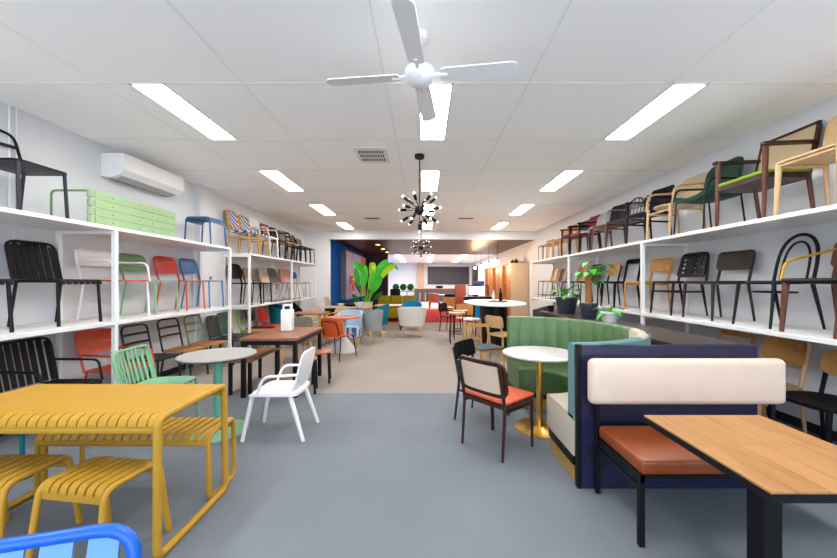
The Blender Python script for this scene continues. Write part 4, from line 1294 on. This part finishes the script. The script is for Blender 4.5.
tub('petrol teal armchair with pale timber legs in front of the tall plant', (-1.22, 9.35, 0), R(75), 'petrol', W=.62, D=.56, BH=.86, arm=.6)
tub('cream tub armchair with its back to the camera', (-.32, 9.2, 0), R(0), 'ivory', W=.8, D=.66, BH=.8, arm=.72, splay=.04)
tub('azure blue armchair half hidden behind the cream tub armchair', (-.35, 10.35, 0), R(180), 'azure', W=.6, D=.56, BH=.88, arm=.6)
def simple_table(label, x, y, w, d, z=.75, top='oak', lm='oak', lr=.03, rot=0, splay=.04):
    t = thing('dining_table', label, 'table', (x, y, 0), rot)
    MB().bx(-w / 2, w / 2, -d / 2, d / 2, z - .03, z, .006).build('tabletop', top, t)
    for sx in (-1, 1):
        for sy in (-1, 1):
            MB().tube([(sx * (w / 2 - .1), sy * (d / 2 - .1), z - .03), (sx * (w / 2 - .1 + splay), sy * (d / 2 - .1 + splay), .003)], lr, seg=6, r2=lr * .7).build('leg', lm, t)
    return t
simple_table('oak table carrying white bowls near the blue wall', -2.15, 9.85, 1.3, .7)
simple_table('oak table with black angled legs behind the teal armchair', -1.1, 10.62, .8, .6, lm='black', splay=.1)
simple_table('small brown table with rattan chairs at the far shelf end', -2.62, 7.95, .75, .6, top='timber', lm='rattan')
chair('golden rattan armchair with olive upholstery behind the carrier box', (-2.42, 6.4, 0), R(35), W=.54, D=.5, SH=.42, BH=.82, lm='rattan', leg='taper', lr=.02, seat='cushion', st=.06, sm='oliveg', back='panel', bm='oliveg', bt=.05, b0=.45, brc=.1, arms='bent', am='rattan', ah=.64, post=False, rail=.08)
chair('pale rattan chair tucked at the small brown table', (-2.1, 8.46, 0), R(165), W=.46, D=.44, BH=.8, lm='rattan', leg='taper', lr=.014, seat='slab', sm='cane', back='panel', bm='cane', b0=.5, brc=.1, arms='bent', am='rattan', post=False)
chair('rattan chair on the wall side of the small brown table', (-2.83, 8.6, 0), R(180), W=.46, D=.44, BH=.8, lm='rattan', leg='taper', lr=.014, seat='slab', sm='cane', back='panel', bm='cane', b0=.5, brc=.1, post=False)
chair('black moulded chair beside the blue wall table', (-2.35, 9.15, 0), R(-10), W=.48, D=.46, BH=.78, lm='black', leg='tube', lr=.012, seat='bowl', sm='blackp', back='shell', bm='blackp', bow=.08, brc=.1, post=False)
chair('beige high-backed chair against the blue wall', (-2.72, 10.6, 0), R(-90), W=.46, D=.46, BH=.98, lm='oak', leg='taper', lr=.018, seat='cushion', st=.06, sm='beige', back='panel', bm='beige', bt=.04, b0=.5, brc=.1, post=False)
for i, (x, y, r_, h_, l) in enumerate(((-2.35, 9.75, .1, .09, 'white bowl on the oak table, beside the dark tray'), (-1.85, 9.75, .13, .12, 'larger white bowl on the oak table, in front of the planter'))):
    tag(MB().lathe([(0, 0), (r_ * .5, 0), (r_, h_), (r_ * .93, h_), (r_ * .45, .012), (0, .012)], seg=24).build('bowl', 'potw', loc=(x, y, .751)), l, 'bowl', 'white bowls on the oak table')
tag(MB().box((0, 0, .03), (.3, .2, .06), .015, 2).build('tray', 'blackw', loc=(-2.1, 9.95, .751)), 'dark tray on the oak table by the blue wall', 'tray')
# bird of paradise
t = thing('potted_palm', 'tall broad-leaved plant in a pale planter before the charcoal wall', 'potted plant', (-1.86, 11.0, 0))
MB().lathe([(0, 0), (.17, 0), (.22, .8), (.23, .82), (.2, .82), (.19, .77), (0, .77)], seg=32).build('planter', 'potw', t)
MB().lathe([(0, .765), (.19, .765), (.1, .78), (0, .78)], seg=20).build('soil', 'soil', t)
rn = random.Random(4)
# leaf curves: base, crown and tip as (x, z) offsets in metres from the planter's rim, blade width
for (x0, z0), (x1, z1), (x2, z2), w, mt_ in (
        ((.0, 0), (.02, 1.25), (-.42, 1.03), .19, 'leaf'), ((.02, 0), (.22, 1.5), (.34, .82), .2, 'leafy'),
        ((.06, 0), (.36, .95), (.72, 1.2), .24, 'leaf'), ((.06, 0), (.62, 1.4), (1.06, .9), .18, 'leaf'),
        ((.08, 0), (.6, 1.0), (1.02, 1.04), .19, 'leafy'), ((-.06, 0), (-.22, .32), (-.28, .72), .18, 'leafd'),
        ((-.08, 0), (-.3, .02), (-.5, .18), .14, 'leafd'), ((.0, 0), (.18, .45), (.34, 1.02), .3, 'leaf'),
        ((-.02, 0), (-.1, .6), (-.02, 1.05), .27, 'leaf'), ((.1, 0), (.34, .06), (.58, .26), .14, 'leafd'),
        ((-.07, 0), (-.26, .0), (-.42, -.1), .14, 'leafd'), ((.04, 0), (.24, .38), (.56, .7), .27, 'leaf'), ((-.03, 0), (-.3, .7), (-.26, .98), .2, 'leaf')):
    yt = rn.uniform(-.35, .3)
    P0, P1, P2 = Vector((x0, 0, .77 + z0)), Vector((x1, yt * .5, .86 + z1 * 1.08)), Vector((x2, yt, .86 + z2 * 1.08))
    bz = lambda u: P0 * (1 - u) ** 2 + P1 * 2 * u * (1 - u) + P2 * u * u
    m = MB().tube([bz(.42 * k / 5) for k in range(6)], .013, seg=6, r2=.008)
    vs, fs = [], []
    n_ = 11
    for i in range(n_ + 1):
        u = .36 + .64 * i / n_
        p, d = bz(u), (bz(min(1, u + .01)) - bz(u - .01)).normalized()
        side = d.cross(Vector((.25, 1, .1))).normalized()
        hw = w / 2 * math.sin(PI * min(.985, .04 + .96 * i / n_)) ** .75
        f = Vector((0, -.3, .1)) * hw
        vs += [p - side * hw + f, p, p + side * hw + f]
    for i in range(n_):
        o = i * 3
        fs += [(o, o + 1, o + 4, o + 3), (o + 1, o + 2, o + 5, o + 4)]
    q = len(vs)
    m.add(vs + [v + Vector((0, .004, 0)) for v in vs], fs + [tuple(i + q for i in reversed(f)) for f in fs])
    m.build('leaf', mt_, t, ang=70)
# ------------------------------------------------------------------ bar zone
t = thing('bar_table', 'long white oval bar table on a black drum base', 'table', (1.58, 7.85, 0))
MB().lathe([(0, .965), (.64, .965), (.66, .975), (.66, .995), (.65, 1.0), (0, 1.0)], seg=64, sy=1.85).build('tabletop', 'white', t)
MB().lathe([(0, .002), (.3, .002), (.3, .965), (0, .965)], seg=48, sy=1.9).build('base', 'black', t)
t = thing('serving_tray', 'grey tray on the white bar table', 'tray', (1.66, 7.75, 1.001))
MB().lathe([(0, 0), (.2, 0), (.22, .03), (.21, .03), (.19, .01), (0, .01)], seg=32).build('dish', 'grey', t)
for dx, h_, mt_, l in ((-.1, .26, 'glassb', 'clear bottle standing on the grey tray'), (.06, .3, 'blackw', 'dark bottle standing on the grey tray')):
    tag(MB().lathe([(0, 0), (.035, 0), (.036, h_ * .6), (.014, h_ * .75), (.014, h_), (0, h_)], seg=16).build('bottle', mt_, loc=(1.66 + dx, 7.75, 1.012)), l, 'bottle', 'bottles on the bar tray')
stool('white-topped stool with pale timber legs at the white bar table', (1.05, 7.55, 0), 0, W=.38, D=.36, SH=.655, lm='oak', sm='white', seat='round', lr=.022, sp=.03, foot=.22, name='bar_stool')
stool('black metal bar stool with timber seat at the bar table, nearer one', (.78, 8.15, 0), 0, W=.36, D=.36, SH=.74, lm='black', sm='beech', lr=.011, sp=.03, foot=.25, name='bar_stool', group='black metal bar stools')
stool('black metal bar stool with dark seat behind the timber-seated one', (.92, 8.75, 0), 0, W=.36, D=.36, SH=.74, lm='black', sm='timberseat', lr=.011, sp=.03, foot=.25, name='bar_stool', group='black metal bar stools')
chair('pale timber chair between the booth and the white bar table', (1.5, 6.55, 0), R(-60), W=.46, D=.44, SH=.47, BH=.82, lm='oak', leg='taper', lr=.02, seat='slab', sm='oak', back='panel', bm='oak', b0=.6, brc=.05, bow=.06, post=True)
chair('timber chair with dark grey seat pad just beyond the booth', (.96, 5.35, 0), R(200), W=.44, D=.44, SH=.43, BH=.8, lm='beech', leg='taper', lr=.018, seat='slab', sm='beech', pad='dgrey', back='ladder', bm='beech', n=[(.74, .05)])
tub('grey and rust two-tone tub chair behind the booth', (2.62, 7.75, 0), R(60), 'dgrey', W=.62, D=.56, BH=.92, arm=.82, lm='oak')
chair('rust upholstered chair next to the grey tub chair', (2.72, 7.15, 0), R(110), W=.46, D=.44, BH=.93, SH=.46, lm='oak', leg='taper', seat='cushion', st=.06, sm='rust', back='panel', bm='rust', bt=.045, b0=.5, brc=.12, bow=.06, post=False)
chair('black wooden armchair beyond the bar stools', (.78, 10.2, 0), R(-120), W=.5, D=.46, BH=.82, lm='blackw', leg='taper', lr=.02, seat='slab', sm='blackw', back='panel', bm='blackw', b0=.56, arms='wood', am='blackw')
chair('amber timber chair standing on the red carpet', (.88, 13.0, .0125), R(160), W=.48, D=.46, BH=.86, lm='ply', leg='taper', lr=.022, seat='slab', sm='ply', back='panel', bm='ply', b0=.5)
chair('blue moulded chair at the far side of the bar table', (1.65, 9.55, 0), R(170), W=.48, D=.46, BH=.82, lm='black', leg='tube', lr=.012, seat='bowl', sm='azure', back='shell', bm='azure', bow=.08, brc=.1, post=False)
chair('amber timber chair at the far side of the bar table beside the blue one', (1.15, 9.7, 0), R(175), W=.48, D=.46, BH=.82, lm='ply', leg='taper', seat='slab', sm='ply', back='panel', bm='ply', b0=.5)
# ------------------------------------------------------------------ red carpet zone and far room
tag(MB().bx(-3.1, 2.95, 12.4, 17.9, .0, .012).build('carpet', 'redrug', smooth=False), 'bright red carpet across the room under the dark ceiling', 'carpet')
t = thing('wall_art', 'large abstract lavender and orange panel on the blue wall', 'artwork', (-3.168, 15.3, 1.75))
MB().bx(0, .2, -2.2, 2.2, -1.0, .93, .004).build('frame', 'artframe', t, smooth=False)
MB().bx(.201, .21, -2.15, 2.15, -.96, .9).build('canvas', 'art', t, smooth=False)
MB().bx(.2105, .215, .9, 2.13, -.9, .88).build('salmon_field', 'pink', t, smooth=False)
m = MB()
rn = random.Random(3)
pts = []
for k in range(16):
    pts.append((.216, -1.2 + .55 * math.sin(k * 2.1) + .1 * rn.random(), -.42 + .3 * math.cos(k * 1.7) + .08 * rn.random()))
m.tube(pts, .035, seg=5, fil=.05, sq=(1, 1))
m.build('orange_scribble', 'orange', t)
t = thing('display_cabinet', 'tall honey timber display cabinet with pale ribbed end along the wall', 'cabinet', (3.1, 12.3, 0))
MB().bx(0, .63, 0, .04, .002, 2.13).build('end_panel', 'rib', t, smooth=False)
MB().bx(.02, .63, .04, 5.4, 2.09, 2.13).bx(.02, .63, .04, 5.4, .002, .1).bx(.58, .63, .04, 5.4, .1, 2.09).build('carcass', 'ply', t, smooth=False)
for k in range(9):
    y = .12 + k * .64
    MB().bx(.0, .58, y, y + .05, .1, 2.09).build('divider', 'ply', t, smooth=False)
for k in range(8):
    for z in (.75, 1.4) if k % 2 else (.9,):
        MB().bx(.03, .58, .17 + k * .64, .76 + k * .64, z, z + .03).build('shelf', 'ply', t, smooth=False)
for k in (0, 2, 3, 5, 6):
    MB().bx(.02, .04, .2 + k * .64, .74 + k * .64, .12, 2.07).build('door', 'ply', t, smooth=False)
for dy, l in ((.25, 'small dark vase on top of the display cabinet, at its ribbed end'), (.75, 'small dark vase on the display cabinet, the second along')):
    tag(MB().lathe([(0, 0), (.05, 0), (.08, .07), (.04, .13), (.03, .16), (0, .16)], seg=16).build('vase', 'espresso', loc=(3.35, 12.3 + dy, 2.131)), l, 'vase', 'vases on the display cabinet')
for i, (x, y) in enumerate(((2.55, 12.0), (2.55, 13.6), (2.55, 15.4), (2.55, 17.2))):
    t = thing('pendant_light', 'glowing globe pendant beside the timber cabinet, ' + ('closest to the beam', 'second from the beam', 'third from the beam', 'farthest from the beam')[i], 'pendant light', (x, y, 2.88), 0, 'globe pendants by the cabinet')
    MB().tube([(0, 0, 0), (0, 0, -.62)], .006, seg=6).build('cord', 'black', t)
    MB().lathe([(0, -.66), (.03, -.66), (.03, -.6), (0, -.6)], seg=12).build('socket', 'black', t)
    MB().ball((0, 0, -.73), .075, 16, 12).build('globe', 'bulbw', t)
for i, y in enumerate((13.1, 14.8, 16.4)):
    t = thing('downlight', 'amber downlight in the dark ceiling, ' + ('closest to the beam', 'middle of three', 'deepest of three')[i], 'downlight', (-1.75, y, 2.88), 0, 'amber downlights in the dark ceiling')
    MB().lathe([(.11, -.014), (.13, -.014), (.13, 0), (.11, 0), (.11, -.014)], seg=20).build('ring', 'black', t)
    MB().lathe([(0, -.02), (.06, -.018), (.11, -.01), (.11, -.003), (0, -.003)], seg=20).build('lens', 'spot', t)
for ci, x in enumerate((-3.0, -1.4, .38, 2.2)):
    for ri, y in enumerate((18.4, 20.7, 23.2)):
        t = thing('ceiling_light', 'flat panel light in the far white ceiling, ' + ('by the charcoal wall', 'left of the timber column', 'above the pink table', 'above the lit screen')[ci].replace('left of the timber column', 'over the green shrubs') + ', ' + ('front row', 'middle row', 'back row')[ri], 'ceiling light', (x, y + .6, 2.9), 0, 'panel lights of the far ceiling')
        MB().bx(-.15, .15, -.6, .6, -.012, -.004).build('frame', 'white', t, smooth=False)
        MB().bx(-.135, .135, -.585, .585, -.016, -.0125).build('diffuser', 'panelfar', t, smooth=False)
t = thing('banquette', 'mustard upholstered banquette in front of the green shrubs', 'sofa', (-1.05, 13.1, 0))
MB().box((0, -.1, .28), (1.44, .6, .34), .04, 3).build('seat', 'mustard', t)
for k in range(3):
    MB().box((-.48 + .48 * k, .22, .62), (.47, .16, .62), .04, 3).build('back_cushion', 'mustard', t)
MB().bx(-.7, .7, -.36, .27, .013, .11).build('plinth', 'black', t)
t = thing('planter_box', 'mint green planter shelf behind the mustard banquette', 'planter', (-.93, 15.6, .013))
MB().bx(-.52, .52, -.15, .15, 1.0, 1.05, .005).bx(-.52, .52, -.15, .15, .05, .1, .005).build('shelf', 'mint', t)
for x in (-.5, -.17, .17, .5):
    MB().bx(x - .02, x + .02, -.15, .15, .0, 1.0).build('upright', 'mint', t, smooth=False)
for k, l in enumerate(('nearest the tall plant', 'middle of the three', 'nearest the timber column')):
    q = tag(MB().ball((0, 0, .15), .155, 18, 12).build('topiary_ball', 'topiary', loc=(-1.27 + .33 * k, 15.6, 1.07)), 'clipped green shrub ball on the mint planter, ' + l, 'shrub', 'clipped shrub balls')
t = thing('bar_chair', 'black high chair beside the mint planter', 'chair', (-1.2, 14.6, .013))
for sx in (-1, 1):
    for sy in (-1, 1):
        MB().tube([(sx * .18, sy * .18, .66), (sx * .2, sy * .2, 0)], .015, seg=6).build('leg', 'black', t)
MB().box((0, 0, .68), (.42, .42, .05), .015, 2).build('seat', 'black', t)
MB().sheet(.42, .45, lambda a, b: (a, -.2 - .1 * b, .7 + b), .03, .05).build('backrest', 'black', t)
t = thing('room_column', 'pale timber column between the white wall and the dark board', 'column', (-.27, 26.8, 0))
MB().bx(-.27, .27, -.1, .19, .002, 2.895).build('shaft', 'palecol', t, smooth=False)
m = MB()
for k in range(6):
    x = -.24 + .096 * k
    m.bx(x - .02, x + .02, -.13, -.1, .002, 2.895)
m.build('slats', 'palecol', t, smooth=False)
t = thing('wall_board', 'wide charcoal display board on the far wall', 'board', (1.9, 26.95, 1.95))
MB().bx(-1.62, 1.62, 0, .04, -.67, .67, .005).build('panel', 'board', t, smooth=False)
MB().bx(-1.64, 1.64, .0, .03, .67, .69).bx(-1.64, 1.64, 0, .03, -.69, -.67).build('frame', 'black', t, smooth=False)
t = thing('counter', 'long dark counter with timber top under the charcoal board', 'counter', (1.2, 25.5, 0))
MB().bx(-1.95, 1.7, 0, .6, .94, .98, .004).build('worktop', 'beech', t, smooth=False)
MB().bx(-1.9, 1.65, .05, .6, .002, .94).build('front', 'counter', t, smooth=False)
tag(MB().box((0, 0, .1), (.5, .2, .2), .03, 2).build('speaker', 'blackw', loc=(1.15, 25.75, .981)), 'small black box on the far counter', 'speaker')
for x, l in ((-.1, 'timber stool at the far counter by the pale column'), (.55, 'timber stool at the far counter, second from the pale column')):
    stool(l, (x, 24.8, 0), 0, W=.42, D=.4, SH=.72, lm='beech', sm='black', lr=.03, sp=.05, group='stools at the far counter', name='bar_stool')
simple_table('timber table with pink cloth in the far room', 1.0, 19.1, 1.3, .9, top='pinkf', lm='beech', splay=.15)
chair('blush pink chair at the near side of the far timber table', (.55, 18.24, 0), R(-8), W=.55, D=.5, BH=.85, lm='black', leg='taper', lr=.025, seat='cushion', st=.08, sm='pinkf', back='panel', bm='pinkf', bt=.05, b0=.45, post=False)
chair('black chair at the near side of the far timber table', (1.3, 18.24, 0), R(8), W=.55, D=.5, BH=.82, lm='blackw', leg='taper', lr=.025, seat='cushion', st=.08, sm='black', back='panel', bm='blackp', bt=.05, b0=.45, post=False)
t = thing('high_back_chair', 'coral red high-backed seat near the lit screen', 'chair', (1.72, 16.6, .0145))
MB().box((0, 0, .4), (.52, .6, .14), .04, 3).build('seat', 'coral', t)
MB().box((0, -.26, .87), (.52, .1, .86), .03, 3).build('backrest', 'coral', t)
for sx in (-1, 1):
    for sy in (-1, 1):
        MB().tube([(sx * .2, sy * .22, .34), (sx * .22, sy * .25, 0)], .02, seg=6).build('leg', 'black', t)
t = thing('desk', 'dark service desk under the lit screen', 'desk', (2.25, 14.3, .013))
MB().bx(-.62, .62, -.3, .3, .8, .84, .004).build('worktop', 'espresso', t)
MB().bx(-.58, .58, -.26, .26, .0, .8).build('body', 'black', t, smooth=False)
t = thing('monitor', 'white lit computer screen on the dark desk', 'monitor', (2.12, 14.25, .854))
MB().bx(-.29, .29, -.02, .02, .06, .44, .008).build('bezel', 'black', t)
MB().bx(-.265, .265, -.024, -.0205, .085, .415).build('screen', 'screen', t, smooth=False)
MB().bx(-.03, .03, .021, .04, .005, .2).bx(-.1, .1, -.06, .08, 0, .008).build('stand', 'black', t, smooth=False)
t = thing('tall_cupboard', 'dark tall cupboard behind the desk', 'cupboard', (2.75, 18.6, 0))
MB().bx(-.14, .14, -.2, .2, .002, 2.3).build('body', 'espresso', t, smooth=False)
MB().bx(-.13, .13, -.215, -.2, .05, 2.25).build('door', 'espresso', t, smooth=False)
tag(MB().box((0, 0, .09), (.42, .3, .18), .03, 2).build('storage_tub', 'cobalt', loc=(2.3, 14.45, 1.32)), 'blue tub on top of the dark shelf behind the screen', 'tub')
t = thing('shelf_rack', 'dark open rack behind the lit screen', 'shelf', (2.3, 14.48, .854))
MB().bx(-.4, .4, -.1, .15, .44, .465).build('shelf', 'espresso', t, smooth=False)
for x in (-.38, .38):
    MB().bx(x - .02, x + .02, -.1, .1, 0, .44).build('upright', 'espresso', t, smooth=False)

# ------------------------------------------------------------------ light, world, camera
def area(name, loc, sx, sy, power, col, rot=(0, 0, 0)):
    d = bpy.data.lights.new(name, 'AREA')
    d.shape = 'RECTANGLE'
    d.size, d.size_y, d.energy, d.color = sx, sy, power, col
    o = bpy.data.objects.new(name, d)
    o.location, o.rotation_euler = loc, rot
    COL.objects.link(o)
for i in range(4):
    d = bpy.data.lights.new('pendant_glow', 'POINT')
    d.energy, d.color, d.shadow_soft_size = 22, (1, .68, .38), .1
    o = bpy.data.objects.new('pendant_glow', d)
    o.location = (2.55, (12.0, 13.6, 15.4, 17.2)[i], 2.02)
    COL.objects.link(o)
w = bpy.data.worlds.new('World')
sc.world = w
w.use_nodes = True
bg = w.node_tree.nodes['Background']
bg.inputs['Color'].default_value = (.76, .86, 1.0, 1)
bg.inputs['Strength'].default_value = 2.2
cd = bpy.data.cameras.new('Camera')
cam = bpy.data.objects.new('Camera', cd)
COL.objects.link(cam)
cam.location = (0, 0, 1.45)
cam.rotation_euler = (PI / 2, 0, 0)
cd.sensor_width = 36
cd.lens = 345 / 837 * 36
cd.shift_x = -5.5 / 837
cd.shift_y = 3.0 / 837
cd.clip_start = .05
cd.clip_end = 200
sc.camera = cam
sc.view_settings.view_transform = 'Standard'
sc.view_settings.look = 'None'
sc.view_settings.gamma = 1
sc.view_settings.exposure = 1.27
sc.view_settings.use_curve_mapping = False
sc.cycles.use_denoising = True
sc.cycles.max_bounces = 10
sc.cycles.diffuse_bounces = 8
sc.cycles.sample_clamp_indirect = 6
